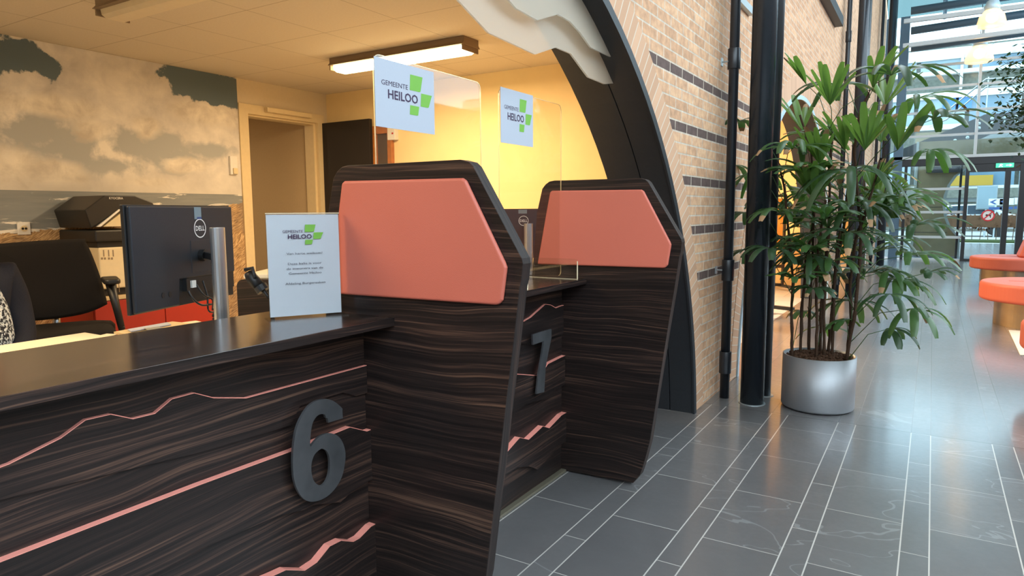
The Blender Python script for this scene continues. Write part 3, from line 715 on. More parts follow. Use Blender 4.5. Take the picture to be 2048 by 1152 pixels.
# lower tip from the far divider: bottom corner and base line
b2=[PY(u,v,Y2) for u,v in ((1287,930),(1280,950),(1266,966),(1245,967))]
b2=[(p.x,p.z) for p in b2]
dv=dv+[b2[0],b2[1],b2[2],(b2[3][0],0.012),(XP,.004),(-1.83,.004),(-1.83,.70),(dv[0][0]-.03,.95)]
padpx=[(660,587),(677,428),(684,366),(689,362),(925,356),(932,361),(1010,526),(1013,535),(1012,545),(1005,600),(998,609),(990,610)]
pd=[PY(u,v,Y1-.012) for u,v in padpx]; pdv=[(p.x,p.z) for p in pd]
for i,(yd,lab,plab) in enumerate(((Y1,'dark wood divider with coral pad to the right of the 6 counter',''),(Y2,'farther dark wood divider with coral pad, beside the arch',''))):
    t=thing('counter_divider',(-1.4,yd,0),lab,'divider','counter dividers')
    MB().prism([(x,yd,z) for x,z in dv],(0,TH,0),0,1).build('panel',[M['wood_div'],M['wood_edge']],t,bevel=.0015)
    MB().prism([(x,yd-.016,z) for x,z in pdv],(0,.0155,0)).build('upholstered_pad',M['coral'],t,bevel=.0075,seg=4)
# ------------------------------------------------------------------ acrylic shields with logo signs
def mapper(P00,P10,P01,off):   # top-left, top-right, bottom-left
    P00,P10,P01,off=Vector(P00),Vector(P10),Vector(P01),Vector(off)
    return lambda u,v: P00+(P10-P00)*u+(P01-P00)*v+off
def fit_text(mb,txt,P,u0,u1,vb,cap,bold=0,mi=0):
    v,f=text_pts(txt,1.0,bold,'LEFT'); xs=[a[0] for a in v]; lo,hi=min(xs),max(xs); ch=.73
    mb.add([P(u0+(a[0]-lo)/(hi-lo)*(u1-u0),vb-a[1]/ch*cap) for a in v],f,mi)
def logo(P,parent,g,h,sq):
    mb=MB(); fit_text(mb,'GEMEENTE',P,*g,mi=0); fit_text(mb,'HEILOO',P,*h,bold=.022,mi=0); mb.build('lettering',M['purple'],parent)
    mb=MB()
    for (a,b,c,d,sl) in sq:   # u0,u1,v0,v1,slant
        w_=(b-a)
        mb.add([P(a+w_*.02,c),P(b,c),P(b-sl*.6,c+(d-c)*.55),P(b-sl,d-(d-c)*.06),P(b-sl-.02,d),P(a-w_*.04,d)],[(0,1,2,3,4,5)],0)
    mb.build('logo_squares',M['green'],parent)
LG=((.10,.53,.375,.075),(.20,.70,.56,.135),[(.57,.79,.13,.37,.04),(.755,.955,.385,.59,.06),(.56,.72,.60,.745,.02)])
XS=-1.495
def shield(ya,yb,ztop,label,slot):
    t=thing('acrylic_shield',(XS,(ya+yb)/2,ZTOP),label,'screen','clear acrylic counter screens')
    r=.03; z0=ZTOP+.012
    out=roundpoly([(XS,ya,z0+.0),(XS,ya,ztop),(XS,yb,ztop),(XS,yb,z0)],[0,r,r,.02])
    sh=MB().prism(out,(.004,0,0),0,0).build('sheet',M['acrylic'],t)
    e=MB(); n=len(out)
    for i in range(n-1):
        if i in (0,) or True:
            a=Vector(out[i]); b=Vector(out[i+1])
            if (b-a).length<1e-5: continue
            nn=Vector((0,-(b-a).z,(b-a).y)).normalized()*.0016
            e.hexa([a,a+Vector((.004,0,0)),b+Vector((.004,0,0)),b],[a+nn,a+nn+Vector((.004,0,0)),b+nn+Vector((.004,0,0)),b+nn])
    e.build('polished_edge',M['acrylic_edge_t'],sh)
    for yy in (ya+.02,yb-.06):
        x0,x1,hh=XS-.16,-1.378,.095
        f_=roundpoly([(x0,yy,ZTOP+.0005),(x0,yy,ZTOP+hh),(x1,yy,ZTOP+hh),(x1,yy,ZTOP+.0005)],[0,.012,.012,0])
        ft=MB().prism(f_,(0,.006,0)).build('foot',M['acrylic'],t)
        MB().box(x1-.0005,x1+.0025,yy,yy+.006,ZTOP+.0005,ZTOP+hh-.01).box(x0,x1,yy,yy+.006,ZTOP+.0005,ZTOP+.003).build('polished_edge',M['acrylic_edge'],ft)
    return t
m,N_,L_,P_=newmat('acrylic_cut_edge'); N_.remove(P_)
_t=N_.new('ShaderNodeBsdfTransparent'); _d=N_.new('ShaderNodeBsdfGlossy'); _d.inputs['Roughness'].default_value=.4; _d.inputs[0].default_value=(.95,.85,.6,1); _x=N_.new('ShaderNodeMixShader'); _x.inputs[0].default_value=.6
L_.new(_t.outputs[0],_x.inputs[1]); L_.new(_d.outputs[0],_x.inputs[2]); L_.new(_x.outputs[0],N_['Material Output'].inputs[0]); M['acrylic_edge_t']=m
s1=PX(745,107,XS); s1r=PX(959,162,XS)
shield(s1.y,s1r.y,s1.z,'clear acrylic screen on the 7 counter directly behind the near divider',1)
s2=PX(996,172,XS); s2r=PX(1121,209,XS)
shield(s2.y,Y2-.006,s1.z,'clear acrylic screen on the 7 counter nearer the far divider',1)
for pxs,lab in ((((748,112),(867.5,147.5),(752,252)),'white logo sign on the nearer acrylic screen, the larger of two'),(((1001,173),(1066,195.5),(997.7,284)),'white logo sign on the farther acrylic screen, the smaller looking')):
    A,B,C=[PX(u,v,XS+.006) for u,v in pxs]; B=Vector((A.x,B.y,A.z)); C=Vector((A.x,A.y,C.z))
    t=thing('logo_sign',(A.x,(A.y+B.y)/2,C.z),lab,'sign','municipality logo signs')
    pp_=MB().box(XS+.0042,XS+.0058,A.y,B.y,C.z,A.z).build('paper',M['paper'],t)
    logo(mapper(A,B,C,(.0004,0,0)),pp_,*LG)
# frosted glass cloud panels under the arch
shA=[(912,0),(973.7,66),(1067.4,109.3),(1109,95.4),(1138.6,107.6),(1173.3,154.5),(1206.3,168.3),(1227,156.2)]
shB=[(1013.6,0),(1029,17.4),(1070.9,41),(1112.6,29.5),(1136.9,43.4),(1157.7,66),(1178.5,95.5),(1218.4,114.5)]
for nm,pts,x,lab in (('frosted_panel',shA,-1.345,'larger lower frosted glass panel with a jagged edge hanging in the arch'),('frosted_panel',shB,-1.30,'smaller upper frosted glass panel with a jagged edge, in front of the larger')):
    P_=[PX(u,v,x) for u,v in pts]; last=P_[-1]
    a0=math.atan2(last.z-ZC,last.y-YC); arc=[]
    rr=RA-.032
    yfirst=P_[0].y-.5
    a1=math.acos((yfirst-YC)/rr)
    P_[-1]=Vector((x,YC+rr*math.cos(a0),ZC+rr*math.sin(a0)))
    for k in range(1,15): a=a0+(a1-a0)*k/14; arc.append(Vector((x,YC+rr*math.cos(a),ZC+rr*math.sin(a))))
    zl=P_[0].z+.12
    poly=[Vector((x,yfirst,zl))]+P_+arc
    single(nm,MB().prism(poly,(.008,0,0)),M['frost'],lab,'glass panel','frosted cloud panels')
# ------------------------------------------------------------------ sign holder on the 6 counter
A=PZ(541,639,ZTOP); B=PZ(683,628,ZTOP); ux=(B-A).normalized(); nrm=Vector((ux.y,-ux.x,0)); 
if nrm.dot(Vector((0,0,0))-A)<0: nrm=-nrm
A=A+Vector((0,0,.006)); W_=.211; HH=.303
t=thing('sign_holder',(A+B)/2,'white Van harte welkom sign in an acrylic holder on the near counter','sign')
c=[A,A+ux*W_]; hexb=[c[0]-nrm*.001,c[1]-nrm*.001,c[1]+nrm*.001,c[0]+nrm*.001]
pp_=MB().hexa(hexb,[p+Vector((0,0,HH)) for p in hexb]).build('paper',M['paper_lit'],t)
for s in (-1,1):
    o1=nrm*(.0018 if s>0 else -.0038); hexb=[c[0]+o1-ux*.002,c[1]+o1+ux*.002,c[1]+o1+ux*.002+nrm*.002,c[0]+o1-ux*.002+nrm*.002]
    MB().hexa(hexb,[p+Vector((0,0,HH+.002)) for p in hexb]).build('acrylic_cover',M['acrylic'],t)
hexb=[c[0]-nrm*.0045-ux*.002,c[1]-nrm*.0045+ux*.002,c[1]+nrm*.0045+ux*.002,c[0]+nrm*.0045-ux*.002]
MB().hexa([p+Vector((0,0,HH+.002)) for p in hexb],[p+Vector((0,0,HH+.005)) for p in hexb]).build('top_edge',M['acrylic_edge_t'],t)
hb=[c[0]-nrm*.035-ux*.012,c[1]-nrm*.035+ux*.012,c[1]+nrm*.045+ux*.012,c[0]+nrm*.045-ux*.012]
hb=[Vector((p.x,p.y,ZTOP+.0005)) for p in hb]
MB().hexa(hb,[p+Vector((0,0,.003)) for p in hb]).build('base_plate',M['acrylic'],t)
P00=c[0]+Vector((0,0,HH)); Pm=mapper(P00,c[1]+Vector((0,0,HH)),c[0],nrm*.0042)
logo(Pm,pp_,(.21,.49,.178,.028),(.28,.61,.237,.045),[(.52,.67,.10,.172,.025),(.635,.775,.178,.243,.04),(.515,.625,.25,.295,.015)])
for s,u0,u1,vb in (('Van harte welkom!',.25,.75,.392),('Deze balie is voor',.265,.735,.492),('de inwoners van de',.245,.755,.540),('Gemeente Heiloo',.27,.73,.588),('Afdeling Burgerzaken',.22,.78,.688)):
    mb=MB(); fit_text(mb,s,Pm,u0,u1,vb,.022); mb.build('text_line',M['ink'],pp_)
# ------------------------------------------------------------------ work desks behind the counters
def local(o,ux,up=Vector((0,0,1))):
    """frame: o origin, ux right (as seen), n toward viewer"""
    ux=Vector(ux).normalized(); n=Vector((ux.y,-ux.x,0)).normalized()
    return lambda a,b,c=0: Vector(o)+ux*a+up*b+n*c
def fbox(mb,F,a0,a1,b0,b1,c0,c1,mi=0):
    mb.hexa([F(a0,b0,c0),F(a1,b0,c0),F(a1,b0,c1),F(a0,b0,c1)],[F(a0,b1,c0),F(a1,b1,c0),F(a1,b1,c1),F(a0,b1,c1)],mi); return mb
for (ya,yb,lab) in ((-.6,Y1-.002,'pale beige work desk behind the near counter'),(Y1+TH+.002,Y2-.002,'pale work desk behind the 7 counter'),(Y2+TH+.002,4.55,'pale work desk behind the far divider, beneath the smaller monitor')):
    t=thing('work_desk',(-2.45,(ya+yb)/2,0),lab,'desk','work desks')
    e0,e1=(-3.07,-3.16) if ya<0 else ((-2.3,-2.3) if ya<2 else (-3.2,-3.2))
    MB().hexa([(e0,ya,.722),(XB-.04,ya,.722),(XB-.04,yb,.722),(e1,yb,.722)],[(e0,ya,.75),(XB-.04,ya,.75),(XB-.04,yb,.75),(e1,yb,.75)]).build('desktop',M['desk'],t,bevel=.002)
    for x in ((-2.25 if 0<ya<2 else -2.8),-1.95):
        for y in (ya+.1,yb-.12): MB().box(x,x+.05,y,y+.05,0,.722).build('leg',M['alu'],t)
def dell(F,parent,cx,cz,r,c):
    mb=MB(); n=36
    for k in range(n):
        a,b=2*PI*k/n,2*PI*(k+1)/n
        mb.add([F(cx+math.cos(a)*r,cz+math.sin(a)*r,c),F(cx+math.cos(b)*r,cz+math.sin(b)*r,c),F(cx+math.cos(b)*r*.9,cz+math.sin(b)*r*.9,c),F(cx+math.cos(a)*r*.9,cz+math.sin(a)*r*.9,c)],[(0,1,2,3)])
    v,f=text_pts('DELL',r*.72,.01); mb.add([F(cx+a[0]*.95,cz-r*.24+a[1],c) for a in v],f)
    mb.build('maker_logo',M['white'],parent)
def monitor(A,B,hgt,label,stand,zdesk=.75,cables=True):
    ux=(B-A); w_=Vector((ux.x,ux.y,0)).length; zt_=A.z; F=local((A.x,A.y,zt_-hgt),(ux.x,ux.y,0))
    t=thing('monitor',F(w_/2,zdesk-(zt_-hgt),0),label,'monitor','desk monitors seen from behind')
    # shell: thin panel with a thicker lower back
    mb=MB(); fbox(mb,F,0,w_,0,hgt,-.022,-.010); mb.build('screen_bezel',M['black'],t,bevel=.002)
    mb=MB(); 
    outl=[(.006,.004),(w_*.39,.004),(w_*.39,.028),(w_*.40,.085),(w_*.985,.085),(w_-.006,.09),(w_-.006,hgt-.004),(.006,hgt-.004)]
    mb.prism([F(a,b,-.010) for a,b in outl],F(0,0,.014)-F(0,0,-.0)) ; bs=mb.build('back_shell',M['monitor'],t,bevel=.004)
    mb=MB(); fbox(mb,F,w_*.38,w_*.99,.03,.095,-.010,-.003); mb.build('port_recess',M['black'],bs)
    mb=MB(); fbox(mb,F,w_*.52,w_*.72,.10,.205,.003,.0055); mb.build('mount_plate',M['monitor'],t,bevel=.002)
    # sticker
    if cables:
        mb=MB(); fbox(mb,F,w_*.575,w_*.645,hgt-.045,hgt-.006,.0041,.0047); tag(mb.build('sticker',M['winpale'],bs),'pale blue sticker')
        mb=MB(); fbox(mb,F,w_*.60,w_*.645,hgt-.045,hgt-.038,.0048,.0052); mb.build('sticker_mark',M['signblue'],bs)
        for q in (.24,.30):
            mb=MB(); n=14; mb.prism([F(w_*q+math.cos(2*PI*k/n)*.007,.045+math.sin(2*PI*k/n)*.009,.004) for k in range(n)],F(0,0,.0015)-F(0,0,0)); mb.build('button',M['black'],bs)
    else:
        mb=MB(); fbox(mb,F,w_*.44,w_*.54,hgt-.03,hgt-.006,.0041,.0047); tag(mb.build('sticker',M['winpale'],bs),'pale sticker')
    dell(F,bs,w_*.625 if cables else w_*.5,hgt-.075,.031,.0045)
    return t,F,w_
ma,mbb=AT(252,409,1.916),AT(463,411,2.416)
tm,F,w_=monitor(ma,mbb,.318,'large dark monitor seen from behind on the near desk, beside the silver post',None)
# stand post (silver, in front of the back shell), arm and foot
ptop=AT(434,455,2.14); sc_=2.14/FPX
P0=Vector((ptop.x,ptop.y,.765)); uxv=Vector((mbb.x-ma.x,mbb.y-ma.y,0)).normalized(); Fp=local((P0.x,P0.y,0),uxv)
pw=.5*33*sc_*1.08
n=20; cs=[(math.cos(2*PI*k/n)*pw,math.sin(2*PI*k/n)*.02) for k in range(n)]
MB().prism([Fp(a,.762,b) for a,b in cs],(0,0,ptop.z-.762)).build('stand_post',M['alu'],tm,smooth=False,bevel=.001)
q=MB(); fbox(q,Fp,-.12,.12,.7505,.762,-.09,.1); q.build('stand_foot',M['alu'],tm,bevel=.004)
arm=F(w_*.615,.155,.006); pe=Fp(-pw*.4,arm.z,-.012)
MB().tube([arm,arm+(F(0,0,.018)-F(0,0,0))],.019,16).build('hinge',M['black'],tm,smooth=False)
ar=MB(); c0=arm+(F(0,0,.018)-F(0,0,0)); hz=Vector((0,0,.011))
tt=(pe-c0).normalized(); sd=tt.cross(Vector((0,0,1)))*.006
ar.hexa([c0-hz-sd,c0-hz+sd,pe-hz+sd,pe-hz-sd],[c0+hz-sd,c0+hz+sd,pe+hz+sd,pe+hz-sd]); ar.build('arm',M['monitor'],tm,bevel=.002)
def cable(pts,r,parent,name='cable',m='black'):
    out=[]; P=[Vector(p) for p in pts]; P=[P[0]]+P+[P[-1]]
    for i in range(1,len(P)-2):
        for s in range(6):
            u=s/6; a,b,c,d=P[i-1],P[i],P[i+1],P[i+2]
            out.append(.5*((2*b)+(c-a)*u+(2*a-5*b+4*c-d)*u*u+(3*b-a-3*c+d)*u**3))
    out.append(P[-2]); return MB().tube(out,r,7).build(name,M[m],parent,smooth=True)
pb=Fp(-pw*.6,.80,-.02)
cable([F(w_*.46,.06,.003),F(w_*.47,.02,.02),F(w_*.53,-.005,.03),F(w_*.66,-.012,.035),Vector((pb.x,pb.y,.945))],.0035,tm)
cable([F(w_*.56,.06,.003),F(w_*.58,.025,.02),F(w_*.64,.005,.03),Vector((pb.x,pb.y,.965))],.003,tm)
cable([F(w_*.625,.07,.003),F(w_*.63,.02,.015),F(w_*.62,-.03,.02),F(w_*.67,-.04,.03),Vector((pb.x,pb.y,.935))],.003,tm)
q=MB(); fbox(q,F,w_*.515,w_*.555,.052,.075,-.003,.004); tag(q.build('plug',M['white'],tm),'white plug'); q=MB(); fbox(q,F,w_*.44,w_*.475,.045,.085,-.003,.012); q.build('plug',M['black'],tm)
# second monitor behind the 7 counter
A2=AT(961,418,4.25); B2=AT(1133,418,4.25); B2=Vector((B2.x,B2.y,A2.z)); ux=(B2-A2).normalized()
tm2,F2,w2=monitor(Vector((A2.x,A2.y,B2.z)),B2,.31,'small looking dark monitor seen from behind in the gap between the two dividers',None,cables=False)
P0=AT(1057,447,4.19); Fq=local((P0.x,P0.y,0),ux); n=16
MB().prism([Fq(math.cos(2*PI*k/n)*.028,.762,math.sin(2*PI*k/n)*.018) for k in range(n)],(0,0,P0.z-.762)).build('stand_post',M['alu'],tm2)
q=MB(); fbox(q,Fq,-.1,.1,.7505,.762,-.08,.09); q.build('stand_foot',M['alu'],tm2,bevel=.004)
# papers and booklets on the near desk
def sheet(a,b,c,d,z0,th,m,name,label,cat,grp=None):
    P_=[PZ(u,v,z0) for u,v in (a,b,c,d)]
    return single(name,MB().prism(P_,(0,0,th)),m,label,cat,grp)
sheet((228,668),(345,647),(395,652),(270,676),.7515,.010,M['palewood'],'folder','stacked cream folder lying on the near desk left of the silver post','folder','papers on the near desk')
sheet((255,660),(335,646),(342,650),(262,664),.7645,.004,M['paper'],'document','white sheet on top of the cream folder on the near desk','paper','papers on the near desk')
sheet((345,650),(392,644),(410,648),(372,656),.7515,.007,M['desk'],'envelope','pale envelope on the near desk beside the silver post','paper','papers on the near desk')
sheet((288,657),(318,653),(330,658),(300,663),.7688,.0008,M['zinc'],'note_card','grey card on the white sheet of the near desk','paper','papers on the near desk')
sheet((150,683),(214,668),(234,669),(180,686),.7515,.002,M['desk'],'document','pale loose sheet at the far edge of the near desk','paper','papers on the near desk')
# ------------------------------------------------------------------ handheld camera on a gooseneck
t=thing('desk_camera',AT(545,640,2.1),'black desk camera head on a bent neck behind the welcome sign','camera')
dpt=2.12
hp=[AT(496,545,dpt),AT(507,560,dpt),AT(520,574,dpt)]
MB().tube([hp[0],hp[0]*.5+hp[1]*.5,hp[1],hp[2]],[.013,.018,.019,.018],14).build('head',M['black'],t,smooth=True,bevel=0)
MB().tube([AT(520,572,dpt),AT(527,582,dpt)],[.021,.021],14).build('collar',M['monitor'],t)
MB().tube([AT(489,540,dpt-.01),AT(505,536,dpt-.01),AT(510,556,dpt-.02)],.006,8).build('lens_bar',M['monitor'],t,smooth=True)
nk=AT(545,610,dpt); cable([AT(524,578,dpt),AT(535,592,dpt),nk,Vector((nk.x-.03,nk.y-.01,.80)),Vector((nk.x-.05,nk.y-.03,.752))],.007,t,'gooseneck')
MB().lathe((nk.x-.05,nk.y-.03,.7505),[(.05,0),(.05,.012),(.045,.016)],20).build('base',M['black'],t)
o=cable([AT(456,640,2.3),AT(480,632,2.4),AT(500,636,2.42),AT(490,648,2.3),AT(465,652,2.25)],.004,None,'cable','palewood'); settle(o); tag(o,'coiled cream cable behind the near counter, right of the silver post','cable')
o.location.z=.7508
# ------------------------------------------------------------------ low wooden side cabinet behind welcome sign
t=thing('side_cabinet',(-3.2,2.3,0),'low dark wood cabinet with pale top seen behind the welcome sign','cabinet')
a=AT(477,640,3.1); b=AT(600,640,3.1); z1=AT(478,558,3.1).z
ux=Vector((1,0,0)) if False else (b-a); ux=Vector((ux.x,ux.y,0)).normalized(); Fc=local((a.x,a.y,0),ux)
poly=roundpoly([Fc(0,.003,0),Fc(0,z1,0),Fc(.55,z1+.0,0),Fc(.55,.003,0)],[0,.035,.0,0])
MB().prism(poly,Fc(0,0,-.03)-Fc(0,0,0)).build('front_panel',M['wood_div'],t)
q=MB(); fbox(q,Fc,.03,.55,.003,z1+.0,-.42,-.032); q.build('carcass',M['desk'],t)
q=MB(); fbox(q,Fc,.02,.57,z1+.001,z1+.02,-.45,-.032); q.build('top',M['desk'],t,bevel=.003)
zt2=z1+.021
pc=Fc(.20,zt2,-.20)
t=thing('paper_cup_stack',pc,'stack of pale discs on the low cabinet behind the welcome sign','cup stack')
for k in range(9): MB().lathe((pc.x,pc.y,zt2+.0005+k*.008),[(.035,0),(.037,.006)],18).build('disc',M['beige'],t)
MB().lathe((pc.x,pc.y,zt2+.074),[(.055,0),(.055,.004)],20).build('lid',M['desk'],t)
# ------------------------------------------------------------------ red cabinet with printer
ya,yb=PX(188,600,-4.55).y,PX(450,620,-4.55).y; zc=PX(195,596,-4.55).z
t=thing('red_cabinet',(-4.78,(ya+yb)/2,0),'low bright red cabinet with pale wood top against the mural','cabinet')
MB().box(-5.04,-4.57,ya,yb,.003,zc-.025).build('carcass',M['red'],t)
MB().box(-5.05,-4.55,ya-.01,yb+.01,zc-.025,zc).build('top',M['palewood'],t,bevel=.003)
ym=(ya+yb)/2
for a,b in ((ya+.004,ym-.003),(ym+.003,yb-.004)): MB().box(-4.57,-4.552,a,b,.06,zc-.03).build('door',M['red'],t,bevel=.002)
py0,py1=PX(197,500,-4.6).y,PX(197,500,-4.6).y+.42
t=thing('printer',(-4.8,(py0+py1)/2,zc),'beige and black multifunction printer with raised lid on the red cabinet','printer')
zz=lambda v:PX(215,v,-4.58).z
zb0=zc+.002; z1=zz(578); z2=zz(495); z3=zz(483); z4=zz(460)
MB().box(-5.0,-4.60,py0,py1,zb0,z1).build('base',M['black'],t,bevel=.006)
MB().box(-5.0,-4.58,py0-.01,py1,z1,z2).build('body',M['beige'],t,bevel=.008)
MB().box(-5.0,-4.59,py0-.01,py1,z2,z3).build('upper_body',M['black'],t,bevel=.004)
MB().box(-5.02,-4.56,py0-.035,py1+.02,z3,z4).build('scanner_bed',M['black'],t,bevel=.01)
# vents
for (u0,v0,u1,v1) in ((206,500,209,513),(216,500,219,513),(225,500,228,513),(202,515,206,519),(208,515,212,519),(216,515,220,519),(222,515,226,519),(227,566,229.5,584),(232,566,234.5,584),(237,566,239.5,584)):
    a,b=PX(u0,v0,-4.579),PX(u1,v1,-4.579); MB().box(-4.5799,-4.5785,a.y,b.y,b.z,a.z).build('vent_slot',M['lamp_body'],t)
# raised lid: thick wedge hinged at the back, opening toward the room
def lp(u,v,x): return PX(u,v,x)
lid=MB(); 
yL0,yL1=py0-.035,py1+.01
pr=[(-5.0,z4+.004),(-4.56,z4+.004+.0),(-4.56,z4+.01),(-4.62,z4+.02)]
zh_=PX(250,392,-4.7).z
front=[(-4.98,z4+.01),(-4.66,z4+.24),(-4.72,z4+.34),(-4.90,z4+.34),(-5.02,z4+.18)]
# profile tilts along the y axis: left edge low, right edge high (lid seen from its side)
Ls=[(yL0,z4+.012),(yL0-.03,z4+.13),(yL0+.10,zh_),(yL0+.30,zh_-.0),(yL0+.42,zh_-.045),(yL0+.43,zh_-.07),(yL0+.30,zh_-.075),(yL0+.20,zh_-.085)]
lid.prism([(-4.60,y,z) for y,z in Ls],(-.40,0,0)); ld=lid.build('lid',M['black'],t,bevel=.006)
q=MB(); e0=(yL0+.03,z4+.022); e1=(yL0+.20,zh_-.09)
q.add([(-4.596,e0[0]+.01,e0[1]),(-4.596,e0[0]+.035,e0[1]),(-4.596,e1[0]+.0,e1[1]-.005),(-4.596,e1[0]-.02,e1[1]-.005)],[(0,1,2,3)])
q.add([(-4.596,e0[0]+.05,e0[1]),(-4.596,py1,e0[1]),(-4.596,py1,e1[1]-.0),(-4.596,e1[0]+.03,e1[1]-.005)],[(0,1,2,3)])
q2=MB(); q2.prism([(-4.98,e0[0]+.045,e0[1]),(-4.98,py1,e0[1]),(-4.98,py1,e1[1]),(-4.98,e1[0]+.03,e1[1])],(.385,0,0)); q2.build('lid_underside',M['beige'],ld)
q3=MB(); q3.prism([(-4.98,e0[0]+.005,e0[1]),(-4.98,e0[0]+.028,e0[1]),(-4.98,e1[0],e1[1]),(-4.98,e1[0]-.018,e1[1])],(.385,0,0)); q3.build('lid_strip',M['white'],ld)
v,f=text_pts('KYOCERA',.02,.01); pk=PX(232,396,-4.598)
MB().add([(-4.5975,pk.y+a[0],pk.z-.008+a[1]) for a in v],f).build('brand_mark',M['white'],ld)
# ------------------------------------------------------------------ black office chair
cb=AT(98,560,3.9); fw=Vector((-cb.x,-cb.y,0)).normalized(); rv=Vector((-fw.y,fw.x,0))  # right as seen
if rv.dot(RT)<0: rv=-rv
Fch=lambda a,b,c: Vector((cb.x,cb.y,0))+rv*a+fw*b+Vector((0,0,1))*c
t=thing('office_chair',Fch(0,0.2,0),'black office chair with armrests behind the near desk','chair')
outl=[(-.245,1.085),(-.22,1.108),(.15,1.125),(.195,1.10),(.245,.93),(.275,.76),(.262,.725),(.14,.68),(-.05,.665),(-.15,.675),(-.19,.70),(-.245,.88)]
outl=spl([(a,b,0) for a,b in outl],4)
mb=MB(); n=len(outl); cx_=.02; cz_=.9
layers=[(-.055,.90),(-.045,.97),(-.02,1.0),(.005,1.0),(.022,.97),(.030,.90),(.026,.5)]
for dpt_,s in layers:
    for a,b,_ in outl:
        x=cx_+(a-cx_)*s; z=cz_+(b-cz_)*s; curve=.35*(x-cx_)**2
        mb.v.append(tuple(Fch(x,dpt_+curve+.05*(cz_-z)*-1*.6,z)))
for i in range(len(layers)-1):
    for k in range(n): mb.f.append((i*n+k,i*n+(k+1)%n,(i+1)*n+(k+1)%n,(i+1)*n+k)); mb.m.append(0)
mb.f.append(tuple(range(n-1,-1,-1))); mb.m.append(0); mb.f.append(tuple((len(layers)-1)*n+k for k in range(n))); mb.m.append(0)
mb.build('backrest',M['blackfab'],t,smooth=True)
so=spl([(-.24,.03,0),(.24,.03,0),(.265,.25,0),(.24,.47,0),(.0,.50,0),(-.24,.47,0),(-.265,.25,0)],4)
mb=MB(); n=len(so); lay=[(.565,.88),(.575,.97),(.60,1),(.625,1),(.642,.95),(.65,.8)]
for z,s in lay:
    for a,b,_ in so: mb.v.append(tuple(Fch(a*s+.02,.25+(b-.25)*s,z)))
for i in range(len(lay)-1):
    for k in range(n): mb.f.append((i*n+k,i*n+(k+1)%n,(i+1)*n+(k+1)%n,(i+1)*n+k)); mb.m.append(0)
mb.f.append(tuple(range(n-1,-1,-1))); mb.m.append(0); mb.f.append(tuple((len(lay)-1)*n+k for k in range(n))); mb.m.append(0)
mb.build('seat',M['blackfab'],t,smooth=True)
for s in (1,-1):
    base=Fch(.30*s+.02,.22,.54); top=Fch(.27*s+.02,.17,.875)
    MB().tube([Fch(.18*s+.02,.24,.555),Fch(.27*s+.02,.24,.54),base,Fch(.31*s+.02,.21,.62)],.016,8).tube([Fch(.31*s+.02,.21,.60),Fch(.29*s+.02,.19,.74),top],[.018,.021,.027],10).build('arm_support',M['black'],t,smooth=True); asup=bpy.data.objects[-1] if False else COL.objects[-1]
    pad=MB(); 
    pts=roundpoly([Fch(.27*s-.02,.05,.875),Fch(.27*s+.065,.05,.875),Fch(.27*s+.065,.31,.875),Fch(.27*s-.02,.31,.875)],.035,6)
    pad.prism(pts,(0,0,.028)); pad.build('armrest',M['black'],asup,bevel=.008)
MB().tube([Fch(.02,-.02,.58),Fch(.02,-.07,.66),Fch(.02,-.06,.80)],.022,8).build('back_bracket',M['alu'],t,smooth=True)
MB().tube([Fch(.02,.25,.10),Fch(.02,.25,.56)],.026,12).build('gas_lift',M['black'],t)
q=MB()
for k in range(5):
    a=2*PI*k/5; q.tube([Fch(.02,.25,.11),Fch(.02+.28*math.cos(a),.25+.28*math.sin(a),.075)],[.024,.016],8)
sb=q.build('star_base',M['black'],t)
for k in range(5):
    a=2*PI*k/5; p=Fch(.02+.28*math.cos(a),.25+.28*math.sin(a),.03)
    MB().tube([p-rv*.02,p+rv*.02],.029,12).build('castor',M['black'],sb)
# ------------------------------------------------------------------ seated person at the left edge
pc=AT(-66,560,2.78); px_,py_=pc.x,pc.y
fr=Vector((.86,-.2,0)).normalized()           # facing the counter
sd=Vector((-fr.y,fr.x,0)); 
Fb=lambda a,b,c: Vector((px_,py_,0))+sd*a+fr*b+Vector((0,0,c))
tp=thing('person',Fb(0,0,0),'person seated at the left edge in a dark cardigan and speckled black and white top','person')
def skin(name,verts,edges,mat,parent,sub=2,root=0):
    me=bpy.data.meshes.new(name); me.from_pydata([tuple(v[0]) for v in verts],edges,[]); o=bpy.data.objects.new(name,me); COL.objects.link(o)
    me.materials.append(mat)
    s=o.modifiers.new('skin','SKIN'); s.use_smooth_shade=True
    lay=me.skin_vertices[0].data if me.skin_vertices else None
    if lay is None:
        bm=bmesh.new(); bm.from_mesh(me); bm.verts.layers.skin.verify(); bm.to_mesh(me); bm.free(); lay=me.skin_vertices[0].data
    for i,(p,r) in enumerate(verts):
        lay[i].radius=(r if isinstance(r,tuple) else (r,r)); lay[i].use_root=(i==root)
    ss=o.modifiers.new('sub','SUBSURF'); ss.levels=sub; ss.render_levels=sub
    dg=bpy.context.evaluated_depsgraph_get(); dg.update(); nm=bpy.data.meshes.new_from_object(o.evaluated_get(dg)); bpy.data.objects.remove(o)
    for p in nm.polygons: p.use_smooth=True
    o=bpy.data.objects.new(name,nm); COL.objects.link(o)
    if not nm.materials: nm.materials.append(mat)
    if parent is not None: o.parent=parent; o.location=-parent.location
    return o
